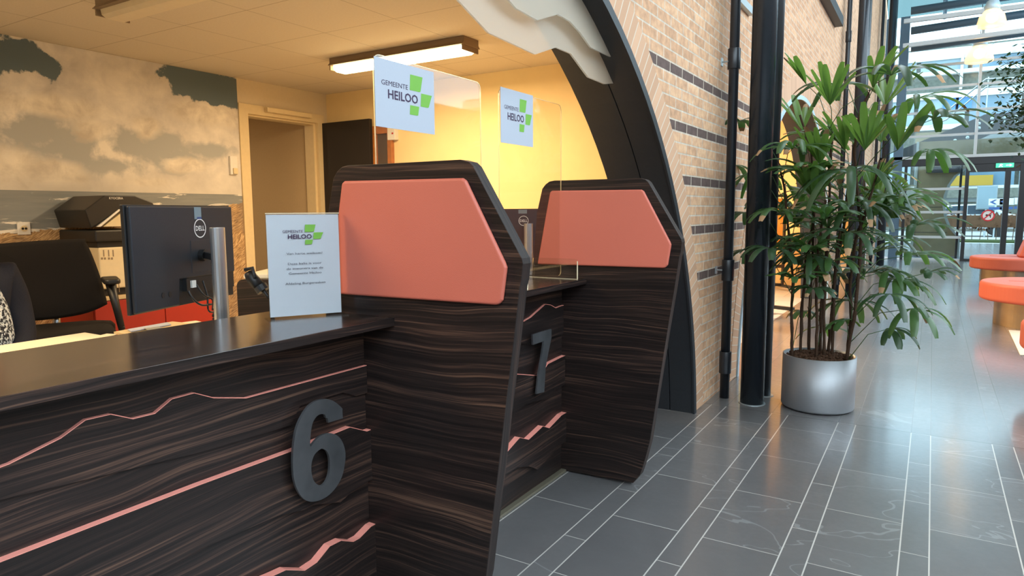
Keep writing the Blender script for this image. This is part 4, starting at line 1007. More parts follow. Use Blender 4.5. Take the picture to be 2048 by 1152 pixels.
V=[(Fb(0,0,.52),.12),(Fb(0,.0,.70),.125),(Fb(0,-.0,.90),.10),(Fb(0,.0,1.0),.055),(Fb(0,.01,1.13),.055),(Fb(0,.03,1.19),.055),
   (Fb(.0,.04,1.27),.085),(Fb(0,.04,1.35),.075),
   (Fb(.12,-.01,1.0),.026),(Fb(.155,-.03,.88),.030),(Fb(.165,.015,.76),.030),(Fb(.12,.20,.66),.028),(Fb(.10,.26,.655),.022),
   (Fb(-.12,-.01,1.0),.026),(Fb(-.155,-.03,.88),.030),(Fb(-.165,.015,.76),.030),(Fb(-.12,.20,.66),.028),(Fb(-.10,.26,.655),.022),
   (Fb(.10,.08,.50),.09),(Fb(.11,.42,.50),.068),(Fb(.11,.44,.28),.050),(Fb(.11,.44,.09),.036),(Fb(.11,.54,.05),.035),
   (Fb(-.10,.08,.50),.09),(Fb(-.11,.42,.50),.068),(Fb(-.11,.44,.28),.050),(Fb(-.11,.44,.09),.036),(Fb(-.11,.54,.05),.035)]
E_=[(0,1),(1,2),(2,3),(3,4),(4,5),(5,6),(6,7),(3,8),(8,9),(9,10),(10,11),(11,12),(3,13),(13,14),(14,15),(15,16),(16,17),(0,18),(18,19),(19,20),(20,21),(21,22),(0,23),(23,24),(24,25),(25,26),(26,27)]
skin('body',V,E_,M['skin'],tp)
for s in (1,-1):
    hz_=.652
    skin('hand',[(Fb(.10*s,.255,hz_),.022),(Fb(.095*s,.295,hz_),(.034,.014)),(Fb(.09*s,.33,hz_),(.034,.012))],[(0,1),(1,2)],M['skin'],tp,1)
    for k in range(4):
        ox=(k-1.5)*.019; L_f=(.060,.07,.066,.052)[k]
        skin('finger',[(Fb(.09*s+ox,.325,hz_),.009),(Fb(.09*s+ox,.325+L_f*.5,hz_-.004),.0085),(Fb(.09*s+ox,.325+L_f,hz_-.018),.0075)],[(0,1),(1,2)],M['skin'],tp,1)
    skin('thumb',[(Fb(.09*s-.025*s,.28,hz_-.002),.011),(Fb(.09*s-.050*s,.305,hz_-.008),.010),(Fb(.09*s-.058*s,.335,hz_-.014),.008)],[(0,1),(1,2)],M['skin'],tp,1)
# face details and hair
MB().blob(Fb(0,.02,1.34),.098,.098,.105,16,12).blob(Fb(0,-.05,1.24),.085,.06,.14,14,10).build('hair',M['hair'],tp,smooth=True)
MB().blob(Fb(0,.055,1.30),.070,.085,.098,18,14).build('face',M['skin'],tp,smooth=True); fc=COL.objects[-1]
MB().blob(Fb(0,.142,1.29),.012,.02,.022,10,8).build('nose',M['skin'],fc,smooth=True)
for s in (1,-1):
    MB().blob(Fb(.028*s,.125,1.315),.010,.007,.006,10,6).build('eye',M['white'],fc,smooth=True)
    MB().blob(Fb(.075*s,.04,1.295),.01,.014,.026,10,8).build('ear',M['skin'],fc,smooth=True)
MB().blob(Fb(0,.132,1.25),.022,.008,.007,10,6).build('mouth',plain('lips',(.45,.12,.10),.5),fc,smooth=True)
# clothes
V=[(Fb(0,.03,.50),.15),(Fb(.0,.04,.70),.155),(Fb(0,.035,.88),.145),(Fb(0,.02,.99),.10),(Fb(0,.01,1.06),.065)]
skin('blouse',V,[(0,1),(1,2),(2,3),(3,4)],M['speckle'],tp)
V=[(Fb(.0,-.05,.50),.155),(Fb(.0,-.05,.70),.16),(Fb(0,-.045,.88),.15),(Fb(0,-.03,1.0),.105),
   (Fb(.13,-.01,1.02),.068),(Fb(.16,-.03,.88),.064),(Fb(.165,.015,.76),.060),(Fb(.125,.19,.66),.040),
   (Fb(-.13,-.01,1.02),.068),(Fb(-.16,-.03,.88),.064),(Fb(-.165,.015,.76),.060),(Fb(-.125,.19,.66),.040)]
skin('cardigan',V,[(0,1),(1,2),(2,3),(3,4),(4,5),(5,6),(6,7),(3,8),(8,9),(9,10),(10,11)],M['cardigan'],tp)
V=[(Fb(0,0,.50),.14),(Fb(.10,.08,.50),.10),(Fb(.11,.42,.50),.08),(Fb(.11,.44,.28),.066),(Fb(.11,.44,.10),.055),(Fb(-.10,.08,.50),.10),(Fb(-.11,.42,.50),.08),(Fb(-.11,.44,.28),.066),(Fb(-.11,.44,.10),.055)]
skin('trousers',V,[(0,1),(1,2),(2,3),(3,4),(0,5),(5,6),(6,7),(7,8)],M['trousers'],tp)
for s in (1,-1): MB().blob(Fb(.11*s,.50,.045),.045,.12,.045,14,8,rot=Matrix.Rotation(math.atan2(fr.y,fr.x)-PI/2,3,'Z')).build('shoe',M['black'],tp,smooth=True)
t=thing('desk_chair',Fb(0,-.02,0),'black desk chair under the person at the left edge','chair')
MB().lathe(Fb(0,-.02,.36),[(.20,0),(.225,.02),(.225,.045),(.20,.055)],24).build('seat',M['blackfab'],t)
MB().tube([Fb(0,-.02,.08),Fb(0,-.02,.36)],.025,12).build('gas_lift',M['black'],t)
q=MB()
for k in range(5):
    a=2*PI*k/5+.3; q.tube([Fb(0,-.02,.09),Fb(.27*math.cos(a),-.02+.27*math.sin(a),.03)],[.024,.02],8)
q.build('star_base',M['black'],t)
# ------------------------------------------------------------------ pipes and columns along the brick wall
posw=['before the palm, nearest the camera','behind the palm, second along the brick wall','third along the brick wall, nearest the entrance']
for k in range(3):
    oy=PER*k; cx,cy=-1.145,4.60+oy; top=6.59
    t=thing('drainpipe',(cx,cy,0),'black drainpipe with sleeve joints '+posw[k],'drainpipe','wall drainpipes')
    MB().tube([(cx,cy,0),(cx,cy,top)],.031,20).build('pipe',M['steel_pipe'],t,smooth=True)
    for a,b in ((.17,.32),(.80,.94),(2.17,2.30),(3.6,3.75)):
        MB().tube([(cx,cy,a),(cx,cy,b)],.040,20).build('sleeve',M['steel_pipe'],t,smooth=True,bevel=.003)
    for z in (.87,2.22):
        q=MB().box(XW,XW+.006,cy-.04,cy+.0,z-.025,z+.025).tube([(XW+.005,cy-.02,z),(cx,cy-.02,z)],.006,6); q.build('wall_bracket',M['zinc'],t)
    t=thing('column',(-.955,4.56+oy,0),'tall dark round steel column '+posw[k],'column','steel columns')
    MB().tube([(-.955,4.56+oy,0),(-.955,4.56+oy,top)],.074,32).build('shaft',M['steel_col'],t,smooth=True)
    MB().tube([(-.955,4.56+oy,0),(-.955,4.56+oy,.004)],.085,32).build('base_ring',M['zinc'],t)
    t=thing('thin_pipe',(-.925,4.80+oy,0),'thin dark pipe standing right behind the column '+posw[k],'pipe','thin pipes')
    MB().tube([(-.925,4.80+oy,0),(-.925,4.80+oy,top)],.042,20).build('pipe',M['steel_pipe'],t,smooth=True)
    MB().tube([(-.925,4.80+oy,0),(-.925,4.80+oy,.004)],.06,20).build('base_ring',M['zinc'],t)
# ------------------------------------------------------------------ potted palm
rnd=random.Random(7)
PC=Vector((-.575,4.685,0)); PR=.218; PH=.345
tp=thing('potted_palm',PC,'tall leafy fan palm in a round silver pot beside the dark columns','plant')
MB().lathe(PC,[(.19,0.0),(.20,.004),(PR-.004,.010),(PR,.02),(PR,PH),(PR-.010,PH),(PR-.012,PH-.06),(.02,PH-.06)],64).build('planter',M['potmetal'],tp,smooth='auto' and True)
so=MB()
for i in range(560):
    a=rnd.uniform(0,2*PI); r=math.sqrt(rnd.random())*(PR-.02); h=PH-.03+.035*(1-(r/PR)**2)+rnd.uniform(-.004,.008)
    s=rnd.uniform(.006,.013); so.blob((PC.x+r*math.cos(a),PC.y+r*math.sin(a),h),s,s*rnd.uniform(.7,1.2),s*.8,5,4)
so.lathe((PC.x,PC.y,PH-.05),[(PR-.014,0),(PR-.014,.018),(.10,.045),(.01,.05)],28)
so.build('soil',M['soil'],tp,smooth=False)
stems=[ # pixel polylines with depth y
 ([(1585,690),(1583,640),(1586,560),(1578,480),(1572,400),(1560,330)],4.60),
 ([(1602,692),(1604,620),(1612,520),(1626,450),(1630,380),(1622,300),(1600,230)],4.68),
 ([(1618,690),(1620,600),(1624,520),(1628,430)],4.80),
 ([(1634,694),(1634,640),(1632,560),(1640,470),(1652,400)],4.58),
 ([(1641,698),(1642,620),(1650,540),(1655,470),(1660,360),(1664,270)],4.72),
 ([(1650,696),(1648,610),(1652,540),(1660,430)],4.62),
 ([(1656,694),(1664,620),(1672,540),(1690,440),(1700,330)],4.78),
 ([(1666,692),(1668,600),(1672,520),(1684,430)],4.66),
 ([(1700,708),(1708,640),(1716,560),(1722,470),(1714,370),(1708,300),(1722,220),(1740,180)],4.62),
 ([(1694,704),(1702,640),(1700,560),(1712,480),(1745,380),(1760,320)],4.70)]
tops=[]
for pl,yd in stems:
    P_=[PY(u,v,yd) for u,v in pl]; base=Vector((P_[0].x,P_[0].y,PH-.03))
    d=Vector((base.x-PC.x,base.y-PC.y,0)); 
    if d.length>.17: d*=.17/d.length; base=Vector((PC.x+d.x,PC.y+d.y,PH-.03))
    P_=[base]+P_[1:]; path=[]
    for a,b in zip(P_[:-1],P_[1:]):
        for s in range(5): path.append(a.lerp(b,s/5)+Vector((rnd.uniform(-.003,.003),rnd.uniform(-.003,.003),0)))
    path.append(P_[-1]); R_=[.010*(1-.35*i/len(path))*rnd.uniform(.85,1.2) for i in range(len(path))]
    mb=MB().tube(path,R_,7)
    for i in range(4,len(path),3):   # fibre sheaths
        a=rnd.uniform(0,2*PI); p=path[i]; mb.tube([p,p+Vector((math.cos(a)*.02,math.sin(a)*.02,.03))],[.004,.001],5)
    mb.build('stem',M['stem'],tp,smooth=True); tops.append(path)
fol=MB(); pet=MB()
def leaflet(hub,az,el,L,wd,droop,mi,tip,nseg=7):
    d=Vector((math.cos(az)*math.cos(el),math.sin(az)*math.cos(el),math.sin(el))); side=Vector((-math.sin(az),math.cos(az),0))
    pts=[];cur=Vector(hub);dirv=Vector(d)
    prof=[.10,.45,.80,1,1,.98,.88,.55]
    for i in range(nseg+1):
        pts.append((cur.copy(),dirv.copy())); dirv=(dirv+Vector((0,0,-droop/nseg*(.6+1.6*i/nseg)))).normalized(); cur=cur+dirv*(L/nseg)
    rows=[]
    for i,(p,dv_) in enumerate(pts):
        w_=wd*.5*prof[min(i,7)]; up=side.cross(dv_).normalized()
        rows.append((p-side*w_+up*w_*.25,p-up*w_*.12,p+side*w_+up*w_*.25))
    o=len(fol.v)
    for r in rows: fol.v+=[tuple(x) for x in r]
    for i in range(nseg):
        for k in range(2):
            fol.f.append((o+i*3+k,o+i*3+k+1,o+i*3+3+k+1,o+i*3+3+k)); fol.m.append(3 if (tip and i>=nseg-1) else mi)
def fan(hub,src,rad,kind,n=None):
    out=Vector((hub.x-src.x,hub.y-src.y,0)); az=math.atan2(out.y,out.x) if out.length>.02 else rnd.uniform(0,2*PI)
    n=n or rnd.randint(6,8)
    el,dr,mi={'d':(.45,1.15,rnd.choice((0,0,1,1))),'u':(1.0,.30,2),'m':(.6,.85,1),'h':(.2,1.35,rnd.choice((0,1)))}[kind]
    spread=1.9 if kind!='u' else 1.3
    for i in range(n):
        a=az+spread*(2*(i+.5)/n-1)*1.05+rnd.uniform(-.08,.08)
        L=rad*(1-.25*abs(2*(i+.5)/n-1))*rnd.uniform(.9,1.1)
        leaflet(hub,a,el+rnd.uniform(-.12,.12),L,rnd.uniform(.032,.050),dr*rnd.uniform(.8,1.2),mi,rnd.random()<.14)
    mid=(src+hub)/2+Vector((0,0,.04+.1*(hub-src).length)); pet.tube([src,mid,hub],[.0028,.0024,.002],5)
S=.0030 # metres per pixel near the pot
FN=[(1783,150,88,'d',8),(1676,172,80,'d',8),(1830,200,85,'d',8),(1745,175,60,'u',1),(1770,212,75,'u',8),(1612,168,55,'u',4),(1605,262,72,'u',4),(1680,255,90,'d',4),(1585,298,85,'d',0),
(1868,238,70,'d',8),(1700,338,108,'h',6),(1740,352,85,'d',8),(1568,372,90,'h',0),(1795,300,66,'u',9),(1762,285,60,'u',9),(1655,415,75,'d',4),(1722,405,80,'h',8),(1828,452,70,'d',9),(1600,432,70,'d',0),
(1545,500,60,'d',0),(1640,478,70,'d',3),(1700,468,80,'d',6),(1765,480,80,'d',9),(1815,512,80,'d',9),(1790,558,75,'h',9),(1856,545,45,'d',9),(1600,520,62,'d',0),(1660,538,70,'d',3),(1728,548,70,'d',9),
(1627,578,42,'d',2),(1702,602,80,'h',8),(1780,588,66,'h',9),(1826,617,66,'h',9),(1780,657,52,'h',8),(1606,622,36,'h',0),(1690,640,36,'h',8),(1650,655,60,'h',3,3),
(1480,242,50,'d',0),(1470,330,62,'h',0),(1492,425,62,'h',0),(1500,500,60,'h',0),(1520,345,80,'h',0),(1860,300,60,'h',8),(1690,300,70,'u',6),(1640,330,66,'u',4),(1730,300,70,'u',8),(1660,210,66,'u',4),(1630,400,62,'u',1),
(1580,480,60,'d',1),(1750,430,70,'u',9),(1610,350,70,'m',1),(1770,395,75,'m',9),(1680,510,60,'m',6),(1740,510,60,'m',8),(1590,560,52,'m',0),(1560,425,60,'d',0),(1640,280,66,'m',4),(1810,400,70,'d',9),(1700,415,70,'m',6),(1655,455,70,'m',4),(1750,540,60,'d',9),(1620,500,60,'m',1),(1675,380,70,'m',6)]
FN+=[(rnd.uniform(1560,1790),rnd.uniform(250,520),rnd.uniform(50,80),rnd.choice('dmmu'),rnd.randint(0,9)) for _ in range(16)]
FN+=[(rnd.uniform(1570,1800),rnd.uniform(370,560),rnd.uniform(50,75),rnd.choice('ddh'),rnd.randint(0,9)) for _ in range(12)]
for i,fn in enumerate(FN):
    u,v,r,k,si=fn[:5]; n=fn[5] if len(fn)>5 else None
    yd=4.68+rnd.uniform(-.33,.33)
    if u<1530: yd=4.78+rnd.uniform(.0,.35)
    hub=PY(u,v,yd); path=tops[si]
    hz=hub.z-.12-.25*min(1,abs(hub.x-path[-1].x)/.4); src=min(path,key=lambda p:abs(p.z-hz))
    fan(hub,src,r*S*1.5,k,n)
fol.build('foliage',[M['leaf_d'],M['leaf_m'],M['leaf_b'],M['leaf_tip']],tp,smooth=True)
pet.build('petioles',M['leaf_m'],tp,smooth=True)
# ------------------------------------------------------------------ benches, mat
def bench(cx,cy,r,label,back=False,zs=(.27,.47),br=.78,n=48,len_=1.3):
    t=thing('round_bench',(cx,cy,0),label,'bench','orange lounge benches')
    def stad(rad,z):   # capsule extending to +x
        pts=[]
        for k in range(n+1):
            a=PI/2+PI*k/n; pts.append(Vector((cx+rad*math.cos(a),cy+rad*math.sin(a),z)))
        for k in range(n+1):
            a=-PI/2+PI*k/n; pts.append(Vector((cx+len_+rad*math.cos(a),cy+rad*math.sin(a),z)))
        return pts
    MB().prism(stad(r*br,0.001),(0,0,zs[0]-.002)).build('base',M['benchbase'],t)
    MB().prism(stad(r,zs[0]),(0,0,zs[1]-zs[0])).build('seat',M['bench'],t,bevel=.035,seg=5)
    MB().tube([(cx-r*.6,cy,zs[1]+.001),(cx+len_,cy,zs[1]+.001)],.004,6).build('seam',M['bench'],t)
    if back:
        mb=MB(); x0=cx+back; zt_=.93
        mb.hexa([(x0,cy-.27,zs[1]),(x0+2,cy-.27,zs[1]),(x0+2,cy+.27,zs[1]),(x0,cy+.27,zs[1])],[(x0+.14,cy-.2,zt_),(x0+2,cy-.2,zt_),(x0+2,cy+.2,zt_),(x0+.14,cy+.2,zt_)])
        mb.build('backrest',M['bench'],t,bevel=.04,seg=5)
    return t
b1=PZ(1962,582,.38); bench(b1.x+.66,b1.y+.35,.66,'nearer orange round-ended bench on a bronze base at the right edge')
b2=PZ(1937,523,.38); bench(b2.x+.72,b2.y+.2,.70,'farther orange bench with a backrest in front of the entrance doors',back=-.05)
b3=PZ(2041,665,.38); bench(b3.x+.60,b3.y+.0,.60,'nearest orange bench, only its edge showing at the right edge above the mat')
p=PZ(2017,661,0); q=PZ(2040,711,0)
single('floor_mat',MB().prism([(p.x,p.y,.001),(q.x,q.y,.001),(q.x+1.6,q.y,.001),(p.x+1.6,p.y,.001)],(0,0,.006)),M['mat'],'beige floor mat in front of the orange benches at the right edge','mat')
# ------------------------------------------------------------------ entrance facade
F_=19.7
def fy(u,v): return PY(u,v,F_)
t=thing('entrance_facade',(1.5,F_,0),'glazed entrance facade with dark door frames and white transoms at the end of the hall','facade')
xl,xr=-1.2,6.5; 
zl0,zl1=2.30,2.47
MB().box(xl,xr,F_-.06,F_+.10,zl0,zl1-.0).build('lintel',M['darkframe'],t,bevel=.01)
MB().box(xl,xr,F_-.08,F_+.10,zl1,zl1+.07).build('white_band',M['whitemetal'],t)
for i,z in enumerate((3.02,3.58,4.16,4.68,5.21)):
    MB().box(xl,xr,F_-.04,F_+.04,z-.028,z+.028).build('transom',M['whitemetal'],t)
for x in (.765,3.4): MB().box(x-.03,x+.03,F_-.07,F_+.05,zl1+.07,5.9).build('mullion',M['whitemetal'],t)
for x,w_ in ((-1.17,.05),(-.82,.10)): MB().box(x-w_,x+w_,F_-.08,F_+.08,0,5.9).build('mullion',M['tube'],t)
posts=[(-.66,-.60),(.61,.685),(1.38,1.49),(1.66,1.80),(2.6,2.72)]
for a,b in posts: MB().box(a,b,F_-.07,F_+.07,0.0,zl0).build('door_post',M['darkframe'],t)
MB().box(.50,.55,F_+.10,F_+.18,0.0,zl0).build('door_post',M['darkframe'],t)
for z in (.57,1.18,1.74): MB().box(-.60,.61,F_-.03,F_+.03,z-.03,z+.03).build('transom',M['whitemetal'],t)
MB().box(-.60,.61,F_-.05,F_+.05,0.0,.05).build('threshold',M['whitemetal'],t)
MB().box(.685,2.6,F_-.05,F_+.05,0.0,.06).build('threshold',M['darkframe'],t)
MB().box(.685,2.6,F_-.05,F_+.05,2.12,2.30).build('door_head',M['darkframe'],t)
MB().box(xl,-.66,F_-.005,F_+.005,.06,2.3).build('pane',M['glass'],t)
for a,b,c,d in ((-.60,.61,.05,2.30),(.685,1.38,.06,2.12),(1.49,1.66,.06,2.12),(1.80,2.6,.06,2.12),(xl,xr,2.54,5.9)): MB().box(a,b,F_-.004,F_+.004,c,d).build('pane',M['glass'],t)
struct('wall_entrance',MB().box(2.72,7,F_-.1,F_+.2,0,2.3),M['pebble'])
# no dogs sign on the door glass
c=fy(1976,431); t=thing('no_dogs_sign',(c.x,F_-.01,c.z),'round red-bordered no dogs sign on the glass entrance door','sign')
r=.135
q=MB(); n=36
q.prism([(c.x+math.cos(2*PI*k/n)*r*.8,F_-.012,c.z+math.sin(2*PI*k/n)*r*.8) for k in range(n)],(0,.004,0)); q.build('disc',M['white'],t)
q=MB()
for k in range(n):
    a,b=2*PI*k/n,2*PI*(k+1)/n
    q.hexa([(c.x+math.cos(x)*R_,F_-.018,c.z+math.sin(x)*R_) for x,R_ in ((a,r),(b,r),(b,r*.78),(a,r*.78))],[(c.x+math.cos(x)*R_,F_-.012,c.z+math.sin(x)*R_) for x,R_ in ((a,r),(b,r),(b,r*.78),(a,r*.78))])
q.build('red_ring',M['redring'],t)
q=MB(); w_=.012; q.prism([(c.x-r*.55-w_,F_-.019,c.z-r*.55),(c.x-r*.55+w_,F_-.019,c.z-r*.55-w_),(c.x+r*.55+w_,F_-.019,c.z+r*.55),(c.x+r*.55-w_,F_-.019,c.z+r*.55+w_)],(0,.003,0)); q.build('slash',M['redring'],t)
q=MB(); X=lambda a,b:(c.x+a*r,F_-.016,c.z+b*r)
q.prism([X(-.42,.0),(X(-.30,.22)),X(-.12,.20),X(.30,.12),X(.48,.3),X(.42,.05),X(.40,-.4),X(.30,-.4),X(.24,-.08),X(-.14,-.05),X(-.2,-.4),X(-.3,-.4),X(-.28,.02)],(0,.002,0)); q.build('dog_symbol',M['black'],t)
# exit sign
c=fy(2009,331); t=thing('exit_sign',(c.x,F_-.08,c.z),'green emergency exit sign above the entrance doors','sign')
MB().box(c.x-.17,c.x+.17,F_-.115,F_-.082,c.z-.05,c.z+.05).build('housing',M['exit'],t)
q=MB(); X=lambda a,b:(c.x+a,F_-.118,c.z+b)
q.prism([X(.02,.008),X(.09,.008),X(.09,.03),X(.14,0),X(.09,-.03),X(.09,-.008),X(.02,-.008)],(0,.002,0))
q.prism([X(-.12,-.04),X(-.105,-.04),X(-.08,-.01),X(-.05,-.035),X(-.035,-.03),X(-.07,.005),X(-.065,.02),X(-.04,.01),X(-.035,.018),X(-.07,.035),X(-.10,.02),X(-.10,-.01)],(0,.002,0))
q.build('arrow_and_figure',M['exitw'],t)
# vestibule wall with the round opening
yw=21.6
pts=[]
L_=PY(1836,330,yw); 
arc=[(1926,338),(1908,352),(1895,370),(1887,392),(1885,412),(1888,435),(1895,452),(1904,464),(1914,474)]
ap=[PY(u,v,yw) for u,v in arc]
w0=MB(); zb=0
left=L_.x; Z2=2.75
prev=None
strip=[(left,Z2),(ap[0].x,Z2)]
q=MB()
for a,b in zip(ap[:-1],ap[1:]):
    q.hexa([(left,yw,b.z),(b.x,yw,b.z),(b.x,yw+.2,b.z),(left,yw+.2,b.z)],[(left,yw,a.z),(a.x,yw,a.z),(a.x,yw+.2,a.z),(left,yw+.2,a.z)])
q.box(left,ap[0].x+1.6,yw,yw+.2,ap[0].z,Z2+.3).box(left,ap[-1].x,yw,yw+.2,0,ap[-1].z)
t=thing('vestibule_wall',(left+.5,yw,0),'olive concrete vestibule wall with a round opening behind the entrance glass','wall')
q.build('wall_panel',M['concrete'],t)
q=MB()
for a,b in zip(ap[:-1],ap[1:]):
    q.hexa([(a.x,yw-.03,a.z),(a.x+.07,yw-.03,a.z),(a.x+.07,yw+.22,a.z),(a.x,yw+.22,a.z)],[(b.x,yw-.03,b.z),(b.x+.07,yw-.03,b.z),(b.x+.07,yw+.22,b.z),(b.x,yw+.22,b.z)])
q.box(ap[-1].x,ap[-1].x+.07,yw-.03,yw+.22,0,ap[-1].z); q.box(left-.06,left,yw-.03,yw+.22,0,Z2+.3)
q.build('grey_edge',M['concrete_band'],t)
q=MB().box(left,ap[4].x,yw-.004,yw,1.30,1.312).box(left,ap[6].x,yw-.004,yw,.62,.632); q.build('panel_joint',M['steel'],t)
a=PY(1853,334,yw-.1); b=PY(1925,344,yw-.1); 
single('door_drive_box',MB().box(a.x,b.x,yw-.16,yw-.001,b.z,a.z),M['monitor'],'dark grey box mounted high on the olive vestibule wall','box')
single('vestibule_mat',MB().box(-.6,3,F_+.2,yw-.2,.001,.008),M['monitor'],'dark floor mat inside the glazed entrance vestibule','mat')
# stairs behind the upper glazing
ysr=23.0; S_=lambda u,v,y=ysr: PY(u,v,y)
t=thing('staircase',(1.5,ysr,0),'dark riveted stair balustrade rising to the right above the entrance','staircase')
pl=[S_(1858,324),S_(1800,318),S_(1800,300),S_(1893,262),S_(1972,228),S_(2120,222),S_(2120,266),S_(1985,268)]
MB().prism(pl,(0,.06,0)).build('balustrade',M['signblue'] if False else M['steel'],t)
MB().prism([S_(1858,324,ysr-.05),S_(1880,324,ysr-.05),S_(1995,275,ysr-.05),S_(2120,272,ysr-.05),S_(2120,262,ysr-.05),S_(1990,265,ysr-.05)],(0,.05,0)).build('stringer',M['concrete_band'],t)
q=MB()
for (u,v) in ((1843,309),(1843,315),(1862,304),(1862,312),(1885,293),(1885,300),(1910,281),(1910,288),(1935,268),(1935,275),(1958,247),(1958,256),(1984,237),(1984,246),(2008,235),(2008,244),(2032,233),(2032,243)):
    p=S_(u,v,ysr-.01); q.blob(p,.045,.02,.045,10,6)
q.build('rivets',M['zinc'],t,smooth=True)
q=MB()
for dv in (0,16): q.tube([S_(1858,238+dv,ysr+.3),S_(1893,223+dv,ysr+.3),S_(1972,158+dv,ysr+.3),S_(2120,152+dv,ysr+.3)],.022,8)
q.build('handrail',M['alu'],t,smooth=True)
for u,v in ((1972,228),(2040,225)):
    a=S_(u,v,ysr+.3); MB().tube([a,(a.x,a.y,a.z+1.0)],.014,8).build('baluster',M['alu'],t)
p0=S_(1830,300,24.5); p1=S_(2140,262,24.5)
single('upper_landing',MB().box(p0.x,p1.x+1,24.4,24.9,2.7,3.55),M['concrete'],'olive concrete landing wall behind the stair balustrade','wall')
# roof of the glazed entrance: tubes, white bars and glass
t=thing('glass_roof',(2,19,5.9),'sloping glass roof with blue grey tubes and white bars above the entrance','roof')
for (u,v) in ((1822,97),(1822,62),(1822,22)):
    a=PY(u,v,18.6); b=PY(2048,v-(34 if v<97 else 32),18.6); dx=b-a
    MB().tube([a,a+dx*2.2],.085,14).build('tube',M['tube'],t,smooth=True)
for (u,v) in ((1806,92),(1808,43)):
    a=PY(u,v,18.3); b=PY(2048,v-31,18.3); dx=b-a; q=MB(); z_=Vector((0,0,.045)); y_=Vector((0,.04,0)); e=a+dx*2.2
    q.hexa([a-z_-y_,e-z_-y_,e-z_+y_,a-z_+y_],[a+z_-y_,e+z_-y_,e+z_+y_,a+z_+y_]); q.build('white_bar',M['whitemetal'],t)
q=MB(); q.hexa([(-1.2,19.7,5.9),(7,19.7,5.9),(7,14.5,7.4),(-1.2,14.5,7.4)],[(-1.2,19.7,5.91),(7,19.7,5.91),(7,14.5,7.41),(-1.2,14.5,7.41)]); q.build('roof_glass',M['roofglass'],t)
a=PY(1890,20,19.2); 
for xx in (a.x,a.x+2.4): MB().tube([(xx,19.6,5.75),(xx,15,7.15)],.045,8).build('rafter',M['tube'],t)
# pendant lamps
for (u,v,yd,lab) in ((1984,32,16.5,'nearer glass pendant lamp at the top right, lit warm'),(1959,104,19.0,'farther glass pendant lamp lit warm, below the first')):
    c=PY(u,v,yd); k=yd/1359*1.15; t=thing('pendant_lamp',c,lab,'pendant lamp','atrium pendant lamps')
    MB().lathe((c.x,c.y,c.z-14*k),[(17*k,0),(17.5*k,4*k),(15*k,14*k),(9*k,22*k),(8.4*k,22*k),(14*k,13.5*k),(16.5*k,4*k),(16*k,0)],28).build('glass_shade',M['frost'],t,smooth=True)
    MB().lathe((c.x,c.y,c.z+8*k),[(9*k,0),(9*k,6*k),(7*k,12*k),(2*k,15*k)],20).build('cap',M['bluesteel'],t,smooth=True)
    MB().blob((c.x,c.y,c.z-2*k),7*k,7*k,7*k,14,10).build('bulb',M['bulb'],t,smooth=True)
    MB().tube([(c.x,c.y,c.z+22*k),(c.x,c.y,6.6 if yd<17 else 6.5)],.008,6).build('cord',M['black'],t)
# ------------------------------------------------------------------ outdoors
struct('ground',MB().box(-30,50,30,90,-.25,-.02),M['road'])
single('verge',MB().box(-6,16,31,33,-.02,.03),M['grass'],'strip of green verge in front of the brown hedge outside','grass')
h=MB(); rh=random.Random(3)
for i in range(1500):
    x=rh.uniform(-4,12); z=rh.uniform(.45,1.05)+.05*math.sin(x*3); y=33.6+rh.uniform(-.35,.35); a=rh.uniform(0,PI); s=.06
    d1=Vector((math.cos(a)*s,math.sin(a)*s,rh.uniform(-.04,.04))); d2=Vector((0,0,s)) if rh.random()<.5 else Vector((-math.sin(a)*s,math.cos(a)*s,.02))
    p=Vector((x,y,z)); h.add([p-d1,p-d2,p+d1,p+d2],[(0,1,2,3)])
h.box(-4,12,33.35,33.85,.5,.98)
for i in range(60): x=-4+i*.27; h.tube([(x,33.6,0),(x+rh.uniform(-.05,.05),33.6,.6)],.015,5,mi=1)
ho=h.build('beech_hedge',[M['hedge'],M['bark']]); settle(ho); tag(ho,'brown clipped beech hedge outside the entrance doors','hedge')
def car(cx,cy,label,flip=1):
    t=thing('car',(cx,cy,0),label,'car','parked white cars')
    side=[(-2.1,.35),(-2.12,.75),(-1.95,.95),(-1.1,1.02),(-.55,1.42),(.85,1.47),(1.65,1.05),(2.05,.95),(2.12,.6),(2.1,.35)]
    MB().prism([(cx+a*flip,cy-.85,b) for a,b in side],(0,1.7,0)).build('body',M['carwhite'],t,bevel=.08,seg=3)
    for s0,s1 in ((-.86,-.853),(.853,.86)):
        MB().prism([(cx+a*flip,cy+s0,b) for a,b in ((-.95,1.0),(-.5,1.36),(.12,1.39),(.12,1.0))],(0,.007,0)).build('window',M['carglass'],t)
        MB().prism([(cx+a*flip,cy+s0,b) for a,b in ((.2,1.0),(.2,1.39),(.8,1.40),(1.35,1.05),(1.3,1.0))],(0,.007,0)).build('window',M['carglass'],t)
        for a in (-1.3,1.35): MB().tube([(cx+a,cy+s0-.02,.33),(cx+a,cy+s0+.1 if s0>0 else cy+s0+.18,.33)],.33,24).build('wheel',M['tyre'],t)
    MB().box(cx+2.0*flip-.05,cx+2.0*flip+.12*flip,cy-.8,cy-.5,.75,.88).build('light',M['redring'],t)
a=PY(1937,447,38); car(a.x-.3,38,'white parked car outside, seen left of the no dogs sign')
a=PY(2052,447,38); car(a.x+2.2,38,'white parked car outside, seen at the right edge through the doors',-1)
